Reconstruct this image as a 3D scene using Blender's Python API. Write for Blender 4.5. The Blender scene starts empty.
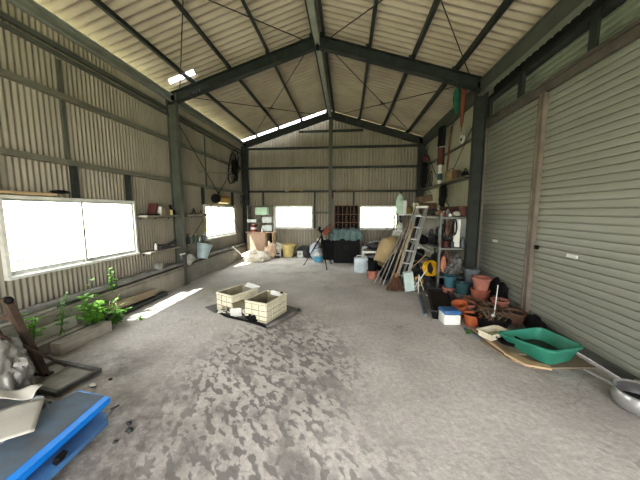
import bpy, bmesh, math, random
from mathutils import Vector, Matrix, Euler, noise
random.seed(7)
PI = math.pi
scene = bpy.context.scene
COL = scene.collection

# ------------------------------------------------------------------ materials
MATS = {}
def mat(name, c, c2=None, scale=6.0, rough=0.7, metal=0.0, bump=0.15, stretch=(1, 1, 1), amt=0.5, spec=0.4, detail=6):
    """mottled procedural paint / plastic / metal"""
    if name in MATS: return MATS[name]
    m = bpy.data.materials.new(name); m.use_nodes = True; MATS[name] = m
    nt = m.node_tree; b = nt.nodes['Principled BSDF']
    c2 = c2 or tuple(v * 0.6 for v in c)
    tc = nt.nodes.new('ShaderNodeTexCoord'); mp = nt.nodes.new('ShaderNodeMapping')
    mp.inputs['Scale'].default_value = stretch
    nt.links.new(tc.outputs['Object'], mp.inputs[0])
    n = nt.nodes.new('ShaderNodeTexNoise'); n.inputs['Scale'].default_value = scale; n.inputs['Detail'].default_value = detail
    n.inputs['Roughness'].default_value = 0.65
    nt.links.new(mp.outputs[0], n.inputs['Vector'])
    r = nt.nodes.new('ShaderNodeValToRGB'); r.color_ramp.elements[0].position = 0.5 - amt * 0.35; r.color_ramp.elements[1].position = 0.5 + amt * 0.25
    r.color_ramp.elements[0].color = (*c2, 1); r.color_ramp.elements[1].color = (*c, 1)
    nt.links.new(n.outputs['Fac'], r.inputs[0]); nt.links.new(r.outputs[0], b.inputs['Base Color'])
    b.inputs['Roughness'].default_value = rough; b.inputs['Metallic'].default_value = metal
    b.inputs['Specular IOR Level'].default_value = spec
    if bump:
        bp = nt.nodes.new('ShaderNodeBump'); bp.inputs['Strength'].default_value = bump; bp.inputs['Distance'].default_value = 0.02
        nt.links.new(n.outputs['Fac'], bp.inputs['Height']); nt.links.new(bp.outputs[0], b.inputs['Normal'])
    return m

def glass_mat():
    m = bpy.data.materials.new('window_glass'); m.use_nodes = True; nt = m.node_tree; nt.nodes.clear()
    o = nt.nodes.new('ShaderNodeOutputMaterial'); t = nt.nodes.new('ShaderNodeBsdfTransparent'); g = nt.nodes.new('ShaderNodeBsdfGlossy')
    tl = nt.nodes.new('ShaderNodeBsdfTranslucent'); tl.inputs[0].default_value = (.9, .92, .9, 1)
    g.inputs['Roughness'].default_value = 0.05; t.inputs[0].default_value = (.96, .98, .96, 1)
    x = nt.nodes.new('ShaderNodeMixShader'); x.inputs[0].default_value = 0.05
    y = nt.nodes.new('ShaderNodeMixShader'); y.inputs[0].default_value = 0.05
    nt.links.new(t.outputs[0], y.inputs[1]); nt.links.new(tl.outputs[0], y.inputs[2])
    nt.links.new(y.outputs[0], x.inputs[1]); nt.links.new(g.outputs[0], x.inputs[2]); nt.links.new(x.outputs[0], o.inputs[0])
    return m
def translucent_mat(name, c, fac=0.8):
    m = bpy.data.materials.new(name); m.use_nodes = True; nt = m.node_tree; nt.nodes.clear()
    o = nt.nodes.new('ShaderNodeOutputMaterial'); t = nt.nodes.new('ShaderNodeBsdfTranslucent'); d = nt.nodes.new('ShaderNodeBsdfDiffuse')
    n = nt.nodes.new('ShaderNodeTexNoise'); n.inputs['Scale'].default_value = 9
    r = nt.nodes.new('ShaderNodeValToRGB'); r.color_ramp.elements[0].color = (*[v * .8 for v in c], 1); r.color_ramp.elements[1].color = (*c, 1)
    nt.links.new(n.outputs['Fac'], r.inputs[0]); nt.links.new(r.outputs[0], t.inputs[0]); nt.links.new(r.outputs[0], d.inputs[0])
    x = nt.nodes.new('ShaderNodeMixShader'); x.inputs[0].default_value = fac
    nt.links.new(d.outputs[0], x.inputs[1]); nt.links.new(t.outputs[0], x.inputs[2]); nt.links.new(x.outputs[0], o.inputs[0])
    return m

WALL = mat('wall_sheet', (.38, .35, .30), (.23, .215, .18), scale=2.2, rough=.9, bump=.05, stretch=(1, 1, .35), amt=1.0, spec=.1)
WALLB = mat('back_wall_sheet', (.38, .35, .30), (.24, .22, .185), scale=2.2, rough=.9, bump=.05, stretch=(1, 1, .35), amt=1.0, spec=.1)
ROOF = mat('roof_sheet', (.46, .415, .355), (.28, .235, .19), scale=1.6, rough=.9, bump=.05, stretch=(.5, 1, 1), amt=1.0, spec=.1)
BOARD = mat('plain_wall_panel', (.50, .49, .40), (.38, .37, .30), scale=2, rough=.8, bump=.03, amt=1)
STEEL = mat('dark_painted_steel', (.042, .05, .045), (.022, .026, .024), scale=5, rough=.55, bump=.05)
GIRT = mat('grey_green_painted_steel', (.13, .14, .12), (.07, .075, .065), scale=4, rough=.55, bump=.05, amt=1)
WGIRT = mat('grey_beige_wall_girt', (.21, .21, .17), (.11, .11, .09), scale=4, rough=.6, bump=.05, amt=1)
LGIRT = mat('pale_grey_steel', (.33, .35, .32), (.20, .21, .19), scale=4, rough=.5, bump=.05, amt=1)
ALU = mat('aluminium', (.50, .51, .50), (.34, .35, .34), scale=8, rough=.35, metal=.6, bump=.03)
WFRAME = mat('white_window_frame', (.70, .71, .68), (.5, .5, .48), scale=5, rough=.5, bump=.03)
BLOCK = mat('concrete_block', (.34, .32, .28), (.16, .15, .13), scale=3, rough=.95, bump=.4, amt=1)
PVC = mat('grey_pvc', (.25, .25, .24), (.14, .14, .13), scale=4, rough=.5, bump=.05)
WOODG = mat('weathered_grey_timber', (.28, .26, .23), (.15, .14, .12), scale=5, rough=.9, bump=.3, stretch=(4, 1, 4), amt=1)
WOODB = mat('brown_timber', (.30, .19, .11), (.16, .09, .05), scale=5, rough=.8, bump=.3, stretch=(1, 1, 5), amt=1)
WOODP = mat('pale_plywood', (.50, .38, .24), (.30, .21, .12), scale=4, rough=.85, bump=.2, amt=1)
CARD = mat('brown_cardboard', (.27, .22, .16), (.17, .135, .1), scale=3, rough=.95, bump=.1, amt=1)
GREYSH = mat('grey_board', (.45, .44, .40), (.30, .29, .26), scale=3, rough=.9, bump=.1, amt=1)
BLUE = mat('blue_foam', (.006, .27, .85), (.008, .19, .65), scale=3, rough=.5, bump=.05, amt=1)
BLUED = mat('dusty_blue_foam', (.12, .18, .25), (.11, .11, .11), scale=4, rough=.85, bump=.15, amt=.8, stretch=(1, 2, 1))
BLUE2 = mat('faded_blue_foam', (.09, .24, .50), (.08, .13, .22), scale=4, rough=.6, bump=.1, amt=1)
BLACK = mat('black_plastic', (.010, .010, .011), (.006, .006, .007), scale=5, rough=.6, bump=.05, spec=.15)
DGREY = mat('dark_grey_plastic', (.07, .07, .075), (.035, .035, .04), scale=5, rough=.6, bump=.1)
RUBBER = mat('dusty_black_rubber_mat', (.22, .21, .20), (.09, .085, .08), scale=7, rough=.9, bump=.2, amt=1)
WHITE = mat('white_plastic', (.75, .76, .74), (.55, .56, .53), scale=4, rough=.45, bump=.04)
OFFW = mat('yellowed_white_plastic', (.70, .67, .54), (.50, .46, .34), scale=5, rough=.6, bump=.1, amt=1)
TERRA = mat('terracotta', (.36, .13, .08), (.20, .07, .05), scale=6, rough=.85, bump=.1)
TERRAP = mat('faded_pink_terracotta', (.46, .21, .16), (.30, .13, .1), scale=6, rough=.85, bump=.1)
ORANGE = mat('orange_plastic_pot', (.44, .13, .05), (.26, .08, .035), scale=6, rough=.6, bump=.1)
BROWNP = mat('brown_plastic_pot', (.16, .085, .055), (.08, .045, .03), scale=6, rough=.7, bump=.1)
TEAL = mat('teal_plastic', (.04, .105, .12), (.022, .06, .07), scale=5, rough=.5, bump=.05)
GREYB = mat('grey_bucket_plastic', (.20, .23, .25), (.12, .14, .15), scale=5, rough=.5, bump=.05)
TUBG = mat('green_tub_plastic', (.06, .29, .21), (.04, .20, .14), scale=3, rough=.45, bump=.04)
TUBD = mat('dirty_tub_bottom', (.05, .085, .05), (.025, .035, .022), scale=5, rough=.6, bump=.1)
SOIL = mat('dry_dark_soil', (.055, .04, .03), (.02, .016, .012), scale=14, rough=1, bump=.8)
BLUEL = mat('blue_cooler_lid', (.06, .17, .36), (.04, .11, .25), scale=4, rough=.5, bump=.05)
STEELP = mat('dull_pot_aluminium', (.62, .62, .62), (.40, .40, .41), scale=3, rough=.32, metal=.75, bump=.03, amt=1)
YELLOW = mat('yellow_bucket_plastic', (.80, .68, .33), (.62, .50, .22), scale=4, rough=.5, bump=.05)
YEL2 = mat('strong_yellow_plastic', (.65, .40, .02), (.45, .26, .015), scale=4, rough=.5, bump=.05)
BASIN = mat('blue_basin_plastic', (.13, .42, .60), (.09, .30, .45), scale=4, rough=.5, bump=.05)
PALEB = mat('pale_blue_plastic', (.42, .52, .55), (.27, .35, .37), scale=4, rough=.5, bump=.08)
CLOTHT = mat('faded_teal_towel', (.21, .30, .30), (.09, .14, .15), scale=5, rough=1, bump=.3, amt=1)
TARP = mat('tan_tarp', (.48, .38, .22), (.30, .23, .13), scale=3, rough=.9, bump=.2, amt=1)
FILM = mat('dusty_clear_plastic_film', (.24, .235, .22), (.09, .087, .08), scale=3, rough=.3, bump=.3, amt=1.2, spec=.6)
STYRO = mat('pale_blue_foam_board', (.55, .68, .66), (.42, .52, .50), scale=4, rough=.8, bump=.1)
RED = mat('red_plastic', (.26, .045, .04), (.16, .03, .025), scale=5, rough=.5, bump=.05)
REDW = mat('dark_red_box', (.12, .04, .035), (.06, .022, .02), scale=5, rough=.7, bump=.1)
MINT = mat('pale_mint_plastic', (.50, .68, .58), (.38, .52, .44), scale=4, rough=.5, bump=.05)
GREEN = mat('green_fabric', (.02, .16, .11), (.01, .08, .05), scale=5, rough=.8, bump=.2)
ORFAB = mat('rust_orange_fabric', (.20, .075, .04), (.12, .04, .02), scale=5, rough=.8, bump=.2)
BROOM = mat('rusty_broom_bristles', (.17, .09, .055), (.08, .045, .03), scale=30, rough=1, bump=.6, stretch=(3, 3, .3))
WICK = mat('straw_basket', (.32, .24, .12), (.14, .10, .05), scale=25, rough=.9, bump=.6)
TWIG = mat('dry_twig', (.20, .15, .10), (.09, .065, .04), scale=12, rough=.9)
LEAF = mat('weed_leaf', (.20, .42, .06), (.09, .24, .03), scale=12, rough=.5, bump=.05)
LEAFO = mat('outdoor_leaf', (.022, .055, .009), (.012, .035, .006), scale=12, rough=.6)
LEAFD = mat('dark_weed_leaf', (.08, .20, .03), (.04, .10, .015), scale=12, rough=.5, bump=.05)
DRY = mat('dry_grass', (.42, .36, .20), (.25, .2, .1), scale=12, rough=.9, bump=.1)
PINKW = mat('worn_pinkish_door_board', (.50, .37, .28), (.34, .23, .17), scale=3, rough=.85, bump=.15, amt=1)
SKYL = translucent_mat('translucent_roof_strip', (.92, .95, .97), .9)
GLASS = glass_mat()

# shutter: pale green-grey painted slats, faint long streaks
SHUT = mat('shutter_slat_paint', (.34, .35, .31), (.26, .27, .235), scale=2.0, rough=.38, metal=.15, bump=.02, stretch=(1, .25, 3), amt=1, spec=.6)
SHUTC = mat('shutter_curtain_dark_upper', (.33, .37, .30), (.25, .28, .23), scale=2.0, rough=.4, metal=.15, bump=.02, stretch=(1, .25, 3), amt=1, spec=.6)

def floor_mat():
    m = bpy.data.materials.new('worn_concrete_floor'); m.use_nodes = True; nt = m.node_tree; N = nt.nodes; L = nt.links
    b = N['Principled BSDF']; tc = N.new('ShaderNodeTexCoord')
    def noise_(scale, detail=6, rough=.6, dist=0, st=(1, 1, 1), rot=0):
        m0 = N.new('ShaderNodeMapping'); m0.inputs['Rotation'].default_value = (0, 0, rot); L.new(tc.outputs['Object'], m0.inputs[0])
        mp = N.new('ShaderNodeMapping'); mp.inputs['Scale'].default_value = st
        L.new(m0.outputs[0], mp.inputs[0])
        n = N.new('ShaderNodeTexNoise'); n.inputs['Scale'].default_value = scale; n.inputs['Detail'].default_value = detail
        n.inputs['Roughness'].default_value = rough; n.inputs['Distortion'].default_value = dist
        L.new(mp.outputs[0], n.inputs['Vector']); return n.outputs['Fac']
    def ramp(src, a, c, ca=(0, 0, 0, 1), cb=(1, 1, 1, 1)):
        r = N.new('ShaderNodeValToRGB'); r.color_ramp.elements[0].position = a; r.color_ramp.elements[1].position = c
        r.color_ramp.elements[0].color = ca; r.color_ramp.elements[1].color = cb; L.new(src, r.inputs[0]); return r.outputs[0]
    def blob(cx, cy, rx, ry, inner=.3):
        mp = N.new('ShaderNodeMapping'); mp.inputs['Location'].default_value = (-cx / rx, -cy / ry, 0); mp.inputs['Scale'].default_value = (1 / rx, 1 / ry, 0)
        L.new(tc.outputs['Object'], mp.inputs[0]); v = N.new('ShaderNodeVectorMath'); v.operation = 'LENGTH'; L.new(mp.outputs[0], v.inputs[0])
        return ramp(v.outputs['Value'], inner, 1.0, (1, 1, 1, 1), (0, 0, 0, 1))
    def math_(op, a, c):
        k = N.new('ShaderNodeMath'); k.operation = op
        for i, s in enumerate((a, c)):
            if isinstance(s, (int, float)): k.inputs[i].default_value = s
            else: L.new(s, k.inputs[i])
        k.use_clamp = True; return k.outputs[0]
    def mix(fac, a, c):
        k = N.new('ShaderNodeMix'); k.data_type = 'RGBA'
        if isinstance(fac, float): k.inputs[0].default_value = fac
        else: L.new(fac, k.inputs[0])
        for i, s in ((6, a), (7, c)):
            if isinstance(s, tuple): k.inputs[i].default_value = (*s, 1)
            else: L.new(s, k.inputs[i])
        return k.outputs[2]
    base = ramp(noise_(1.1, 8, .62), .3, .7, (.46, .435, .415, 1), (.69, .655, .63, 1))
    fine = ramp(noise_(26, 6, .7), .35, .7, (.72, .72, .72, 1), (1.12, 1.12, 1.12, 1))
    k = N.new('ShaderNodeMix'); k.data_type = 'RGBA'; k.blend_type = 'MULTIPLY'; k.inputs[0].default_value = .8
    L.new(base, k.inputs[6]); L.new(fine, k.inputs[7]); col = k.outputs[2]
    # damp, dusty tread marks: short dabs lying across the walking direction
    dabs = ramp(noise_(17, 2.6, .5, .2, (1, .5, 1), -.75), .505, .56)
    dabs2 = ramp(noise_(3.4, 6, .62, .3, (1, .65, 1), -.5), .50, .60)
    region = math_('MAXIMUM', blob(-.75, 2.45, 1.15, 1.75, .5), math_('MULTIPLY', blob(-.6, 1.2, 1.5, .9, .4), 1.0))
    d = math_('MULTIPLY', math_('MAXIMUM', dabs, math_('MULTIPLY', dabs2, .8)), region)
    col = mix(math_('MULTIPLY', d, .78), col, (.17, .165, .16))
    # dirt by the stored boards, by the walls, and a mossy stain near the sunlit strip
    dirt = math_('MULTIPLY', math_('MAXIMUM', blob(-1.75, 1.35, 1.15, 1.05, .4), blob(-2.5, 2.2, .9, .8, .3)), ramp(noise_(3, 6, .7), .3, .6))
    col = mix(math_('MULTIPLY', dirt, .8), col, (.12, .108, .095))
    dirt2 = math_('MULTIPLY', math_('MAXIMUM', blob(2.2, 4.0, 1.0, 2.6, .4), blob(1.6, 5.9, 1.2, 1.4, .4)), ramp(noise_(4, 6, .7), .25, .6))
    col = mix(math_('MULTIPLY', dirt2, .6), col, (.13, .115, .10))
    moss = math_('MULTIPLY', blob(-2.45, 4.9, .75, .95, .2), ramp(noise_(2.5, 6, .7), .3, .65))
    col = mix(math_('MULTIPLY', moss, .6), col, (.22, .25, .11))
    # hairline cracks
    vo = N.new('ShaderNodeTexVoronoi'); vo.feature = 'DISTANCE_TO_EDGE'; vo.inputs['Scale'].default_value = .45
    nz = N.new('ShaderNodeTexNoise'); nz.inputs['Scale'].default_value = 2.5; mpv = N.new('ShaderNodeMapping'); L.new(tc.outputs['Object'], mpv.inputs[0])
    ad = N.new('ShaderNodeVectorMath'); ad.operation = 'ADD'; L.new(tc.outputs['Object'], nz.inputs['Vector']); L.new(nz.outputs['Color'], ad.inputs[0]); L.new(mpv.outputs[0], ad.inputs[1]); L.new(ad.outputs[0], vo.inputs['Vector'])
    cr = ramp(vo.outputs['Distance'], 0, .006, (1, 1, 1, 1), (0, 0, 0, 1))
    col = mix(math_('MULTIPLY', cr, .35), col, (.15, .14, .13))
    back_glow = math_('MULTIPLY', blob(-.9, 7.9, 3.0, 2.7, .35), .75)  # window brightness and haze at the rear, painted into the floor colour
    col = mix(math_('MULTIPLY', back_glow, ramp(noise_(2.2, 6, .65), .25, .55)), col, (.80, .77, .72))
    L.new(col, b.inputs['Base Color'])
    b.inputs['Roughness'].default_value = .78; b.inputs['Specular IOR Level'].default_value = .25
    bp = N.new('ShaderNodeBump'); bp.inputs['Strength'].default_value = .35; bp.inputs['Distance'].default_value = .02
    L.new(noise_(14, 8, .7), bp.inputs['Height']); L.new(bp.outputs[0], b.inputs['Normal'])
    return m
FLOOR = floor_mat()

# ------------------------------------------------------------------ mesh builder
class MB:
    def __init__(s): s.bm = bmesh.new()
    def face(s, pts):
        return s.bm.faces.new([s.bm.verts.new(p) for p in pts])
    def box(s, c, d, rot=(0, 0, 0), bev=0.0):
        M = Matrix.Translation(c) @ Euler(rot).to_matrix().to_4x4() @ Matrix.Diagonal((d[0], d[1], d[2], 1))
        r = bmesh.ops.create_cube(s.bm, size=1, matrix=M)
        if bev:
            ed = list({e for v in r['verts'] for e in v.link_edges})
            bmesh.ops.bevel(s.bm, geom=ed, offset=bev, segments=2, affect='EDGES', profile=.5)
        return s
    def b2(s, a, b, bev=0.0):
        return s.box([(a[i] + b[i]) / 2 for i in range(3)], [abs(b[i] - a[i]) for i in range(3)], bev=bev)
    def bar(s, p, q, w, h, up=(0, 0, 1)):
        """rectangular bar from p to q; w across, h along 'up'"""
        p, q = Vector(p), Vector(q); d = (q - p); L = d.length; d.normalize()
        u = Vector(up)
        if abs(d.dot(u)) > .98: u = Vector((1, 0, 0))
        x = d.cross(u).normalized(); z = x.cross(d).normalized()
        M = Matrix.Translation((p + q) / 2) @ Matrix((x, d, z)).transposed().to_4x4() @ Matrix.Diagonal((w, L, h, 1))
        bmesh.ops.create_cube(s.bm, size=1, matrix=M); return s
    def hbeam(s, p, q, w, h, up=(0, 0, 1), t=.012):
        p, q = Vector(p), Vector(q); d = (q - p).normalized(); u = Vector(up)
        x = d.cross(u).normalized(); z = x.cross(d).normalized()
        s.bar(p + z * (h / 2 - t / 2), q + z * (h / 2 - t / 2), w, t, up); s.bar(p - z * (h / 2 - t / 2), q - z * (h / 2 - t / 2), w, t, up)
        s.bar(p, q, t, h - 2 * t, up); return s
    def tube(s, pts, r, seg=8, close=True):
        pts = [Vector(p) for p in pts]; rs = r if isinstance(r, (list, tuple)) else [r] * len(pts)
        rings = []; prev = None
        for i, p in enumerate(pts):
            d = (pts[min(i + 1, len(pts) - 1)] - pts[max(i - 1, 0)]).normalized()
            a = prev if prev else (Vector((0, 0, 1)) if abs(d.z) < .9 else Vector((1, 0, 0)))
            x = d.cross(a).normalized(); y = x.cross(d).normalized(); prev = y
            rings.append([s.bm.verts.new(p + (x * math.cos(2 * PI * k / seg) + y * math.sin(2 * PI * k / seg)) * rs[i]) for k in range(seg)])
        for a, b in zip(rings, rings[1:]):
            for k in range(seg): s.bm.faces.new([a[k], a[(k + 1) % seg], b[(k + 1) % seg], b[k]])
        if close:
            s.bm.faces.new(rings[0][::-1]); s.bm.faces.new(rings[-1])
        return s
    def lathe(s, prof, c=(0, 0, 0), seg=28, M=None, sx=1, sy=1):
        rings = []
        for r, z in prof:
            if r < 1e-5: rings.append([s.bm.verts.new((0, 0, z))])
            else: rings.append([s.bm.verts.new((r * sx * math.cos(2 * PI * k / seg), r * sy * math.sin(2 * PI * k / seg), z)) for k in range(seg)])
        new = [v for R_ in rings for v in R_]
        for a, b in zip(rings, rings[1:]):
            for k in range(seg):
                if len(a) == 1 and len(b) == 1: continue
                if len(a) == 1: s.bm.faces.new([a[0], b[(k + 1) % seg], b[k]])
                elif len(b) == 1: s.bm.faces.new([a[k], a[(k + 1) % seg], b[0]])
                else: s.bm.faces.new([a[k], a[(k + 1) % seg], b[(k + 1) % seg], b[k]])
        T = Matrix.Translation(c)
        if M is not None: T = T @ M
        bmesh.ops.transform(s.bm, matrix=T, verts=new); return s
    def blob(s, c, d, rough=.25, sub=3, seed=0, flat=None, freq=2.0):
        r = bmesh.ops.create_icosphere(s.bm, subdivisions=sub, radius=.5)
        for v in r['verts']:
            n = noise.fractal(v.co * freq * 2 + Vector((seed * 7.3, seed, 3)), .8, 2, 4)
            v.co *= 1 + n * rough
            if flat is not None and v.co.z < -flat: v.co.z = -flat
            v.co = Vector((v.co.x * d[0], v.co.y * d[1], v.co.z * d[2])) + Vector(c)
        return s
    def grid(s, f, nu, nv):
        V = [[s.bm.verts.new(f(i / nu, j / nv)) for j in range(nv + 1)] for i in range(nu + 1)]
        for i in range(nu):
            for j in range(nv): s.bm.faces.new([V[i][j], V[i + 1][j], V[i + 1][j + 1], V[i][j + 1]])
        return s
    def prism(s, pts, z0, z1):
        a = [s.bm.verts.new((x, y, z0)) for x, y in pts]; b = [s.bm.verts.new((x, y, z1)) for x, y in pts]
        n = len(pts); s.bm.faces.new(a[::-1]); s.bm.faces.new(b)
        for k in range(n): s.bm.faces.new([a[k], a[(k + 1) % n], b[(k + 1) % n], b[k]])
        return s
    def transform(s, M):
        bmesh.ops.transform(s.bm, matrix=M, verts=s.bm.verts); return s
    def mesh(s, name, m, smooth=False, solid=0):
        bmesh.ops.recalc_face_normals(s.bm, faces=s.bm.faces)
        me = bpy.data.meshes.new(name); s.bm.to_mesh(me); s.bm.free()
        me.materials.append(m)
        if smooth:
            for p in me.polygons: p.use_smooth = True
            if smooth == 'auto': me.set_sharp_from_angle(angle=.7)
        return me

def link(name, mb, m, parent=None, smooth=False, solid=0.0):
    o = bpy.data.objects.new(name, mb.mesh(name, m, smooth)); COL.objects.link(o)
    if parent is not None: o.parent = parent
    if solid:
        md = o.modifiers.new('thick', 'SOLIDIFY'); md.thickness = solid; md.offset = 0
    return o
def struct(name, mb, m, label=None, smooth=False, parent=None, solid=0.0):
    o = link(name, mb, m, parent, smooth, solid)
    if parent is None:
        o['kind'] = 'structure'
        if label: o['label'] = label
    return o
def tag(o, label, cat, group=None, kind=None):
    o['label'] = label; o['category'] = cat
    if group: o['group'] = group
    if kind: o['kind'] = kind
    return o
def thing(name, label, cat, loc=(0, 0, 0), rot=(0, 0, 0), group=None):
    o = bpy.data.objects.new(name, None); COL.objects.link(o); o.empty_display_size = .1
    o.location = loc; o.rotation_euler = rot
    return tag(o, label, cat, group)
def part(name, mb, m, root, smooth=False, solid=0.0, label=None):
    o = link(name, mb, m, root, smooth, solid)
    if label: o['label'] = label
    return o
def solo(name, label, cat, mb, m, loc=(0, 0, 0), rot=(0, 0, 0), group=None, smooth=False, solid=0.0):
    o = link(name, mb, m, None, smooth, solid); o.location = loc; o.rotation_euler = rot
    return tag(o, label, cat, group)
def dup(root, loc, rot, label, group=None):
    r = root.copy(); COL.objects.link(r); r.location = loc; r.rotation_euler = rot; r['label'] = label
    if group: r['group'] = group
    for ch in list(root.children):
        c = ch.copy(); COL.objects.link(c); c.parent = r
        for g in list(ch.children):
            d = g.copy(); COL.objects.link(d); d.parent = c
    return r
_n = {'trim': 0}
def trim(mb, m, label):
    _n['trim'] += 1
    return struct('trim_%d' % _n['trim'], mb, m, label)

# ------------------------------------------------------------------ building shell
XL, XR = -3.47, 2.287            # inner faces of the columns
XM = (XL + XR) / 2
WL, WR, WB = -3.72, 2.56, 9.30   # sheet planes of the walls
Y0, YM, YB = 1.48, 5.27, 9.06    # frames
YF = -2.3                        # open front
SL = (4.664 - 3.794) / (XR - XM) # roof slope
def rz(x): return 4.664 - SL * abs(x - XM)        # underside of the rafters
def sheet(x): return rz(x) + .335

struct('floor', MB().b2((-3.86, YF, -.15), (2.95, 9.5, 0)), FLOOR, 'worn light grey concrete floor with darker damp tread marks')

def corr_wall(mb, along, plane, a0, a1, zlo, zhi, pitch=.0635, amp=.0075, per=8):
    """vertical corrugation; along='y' (plane is x) or 'x' (plane is y); zlo, zhi numbers or functions"""
    n = max(2, int(round((a1 - a0) / (pitch / per)))); prev = None
    for i in range(n + 1):
        a = a0 + (a1 - a0) * i / n; w = plane + amp * math.sin(2 * PI * a / pitch)
        lo = zlo(a) if callable(zlo) else zlo; hi = zhi(a) if callable(zhi) else zhi
        p = [(w, a, lo), (w, a, hi)] if along == 'y' else [(a, w, lo), (a, w, hi)]
        v = [mb.bm.verts.new(q) for q in p]
        if prev: mb.bm.faces.new([prev[0], v[0], v[1], prev[1]])
        prev = v
W1, W2 = (2.43, 4.24), (6.50, 8.32)
WZ = (.84, 1.77)
mb = MB()
TOPL = sheet(WL) - .16
corr_wall(mb, 'y', WL, YF, W1[0], 0.02, TOPL); corr_wall(mb, 'y', WL, W1[0], W1[1], 0.02, WZ[0]); corr_wall(mb, 'y', WL, W1[0], W1[1], WZ[1], TOPL)
corr_wall(mb, 'y', WL, W1[1], W2[0], 0.02, TOPL); corr_wall(mb, 'y', WL, W2[0], W2[1], 0.02, WZ[0]); corr_wall(mb, 'y', WL, W2[0], W2[1], WZ[1], TOPL)
corr_wall(mb, 'y', WL, W2[1], WB, 0.02, TOPL)
struct('wall_left', mb, WALL, 'beige corrugated sheet wall with two windows', smooth=True)
B1, B2 = (-2.60, -1.20), (.42, 1.78)
BZ = (.96, 1.80)
mb = MB(); top = lambda x: sheet(x) - .02
for a, b, holes in ((WL, B1[0], 0), (B1[0], B1[1], 1), (B1[1], B2[0], 0), (B2[0], B2[1], 1), (B2[1], WR + .1, 0)):
    if holes: corr_wall(mb, 'x', WB, a, b, 0, BZ[0], .105, .014); corr_wall(mb, 'x', WB, a, b, BZ[1], top, .105, .014)
    else: corr_wall(mb, 'x', WB, a, b, 0, top, .105, .014)
struct('wall_back', mb, WALLB, 'beige corrugated gable wall with two windows', smooth=True)
mb = MB(); mb.b2((WR, 5.62, 0), (WR + .03, WB, sheet(WR) - .05)); mb.b2((WR, 5.60, 0), (2.80, 5.62, sheet(WR) - .05)); mb.b2((2.78, YF, 3.3), (2.80, 5.62, sheet(2.8)))
for y in (6.2, 7.1, 8.0, 8.9): mb.b2((WR - .006, y - .02, 0), (WR, y + .02, 3.9))
struct('wall_right', mb, BOARD, 'flat pale beige panel wall of the rear bay')

# roof sheets: large wave running down the slope
def roof(mb, x0, x1, y0, y1, pitch=.14, amp=.026, per=8, off=0):
    n = max(2, int((y1 - y0) / (pitch / per))); prev = None
    xs = [x0 + (x1 - x0) * k / 2 for k in range(3)]
    for i in range(n + 1):
        y = y0 + (y1 - y0) * i / n; w = amp * math.sin(2 * PI * y / pitch) + off
        v = [mb.bm.verts.new((x, y, sheet(x) + w)) for x in xs]
        if prev:
            for k in range(2): mb.bm.faces.new([prev[k], v[k], v[k + 1], prev[k + 1]])
        prev = v
mb = MB()
EL, ER = WL - .35, WR + .35
roof(mb, EL, XM, YF - .2, 5.08); roof(mb, EL, -3.50, 5.08, 5.18); roof(mb, -2.98, XM, 5.08, 5.18)
roof(mb, EL, XM, 5.18, 9.10); roof(mb, EL, WL + .02, 9.10, 9.32)
roof(mb, EL, XM, 9.32, WB + .3); roof(mb, XM, ER, YF - .2, WB + .3)
ceil = struct('ceiling', mb, ROOF, 'beige corrugated roof sheets seen from below', smooth=True)
mb = MB(); roof(mb, WL + .02, XM, 9.10, 9.32)
link('skylight_strip', mb, SKYL, ceil, True)
mb = MB(); roof(mb, -3.50, -2.98, 5.08, 5.18)
link('skylight_patch', mb, SKYL, ceil, True)

# steel frames
for y, nm in ((Y0, 'front'), (YM, 'middle'), (YB, 'rear')):
    for x, sgn, side in ((XL, -1, 'left'), (XR, 1, 'right')):
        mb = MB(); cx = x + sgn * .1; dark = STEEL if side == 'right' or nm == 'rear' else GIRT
        top_z = rz(cx) + .2
        mb.b2((cx - .1, y - .05 if nm != 'rear' else y - .05, 0), (cx - .088, y + .05, top_z)); mb.b2((cx + .088, y - .05, 0), (cx + .1, y + .05, top_z))
        mb.b2((cx - .088, y - .006, 0), (cx + .088, y + .006, top_z))
        mb.b2((cx - .13, y - .09, 0), (cx + .13, y + .09, .014))
        for sx in (-.09, .09): mb.tube([(cx + sx, y - .07, .014), (cx + sx, y - .07, .05)], .012, 6)
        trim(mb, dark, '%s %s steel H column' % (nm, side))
    for sgn, side in ((-1, 'left'), (1, 'right')):
        xe = XM + sgn * (XR - XM); off = .1
        p = Vector((XM, y, rz(XM) + .1)); q = Vector((xe + sgn * .18, y, rz(xe + sgn * .18) + .1))
        mb = MB(); mb.hbeam(p, q, .13, .2)
        # haunch plate at the column and splice bolts
        a = Vector((xe, y, rz(xe))); n = 1
        mb.prism([(0, 0), (1, 0), (1, 1)], 0, 1) if False else None
        for k in range(4):
            xx = xe - sgn * (.35 + .07 * k); mb.tube([(xx, y - .075, rz(xx) - .03), (xx, y - .075, rz(xx) + .03)], .014, 6)
        mb.b2((XM - .012, y - .07, rz(XM) - .02), (XM + .012, y + .07, rz(XM) + .22))
        trim(mb, STEEL if nm != 'middle' else mat('rafter_paint', (.032, .042, .037), (.018, .022, .02), scale=4, rough=.5), '%s rafter %s half' % (nm, side))
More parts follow.
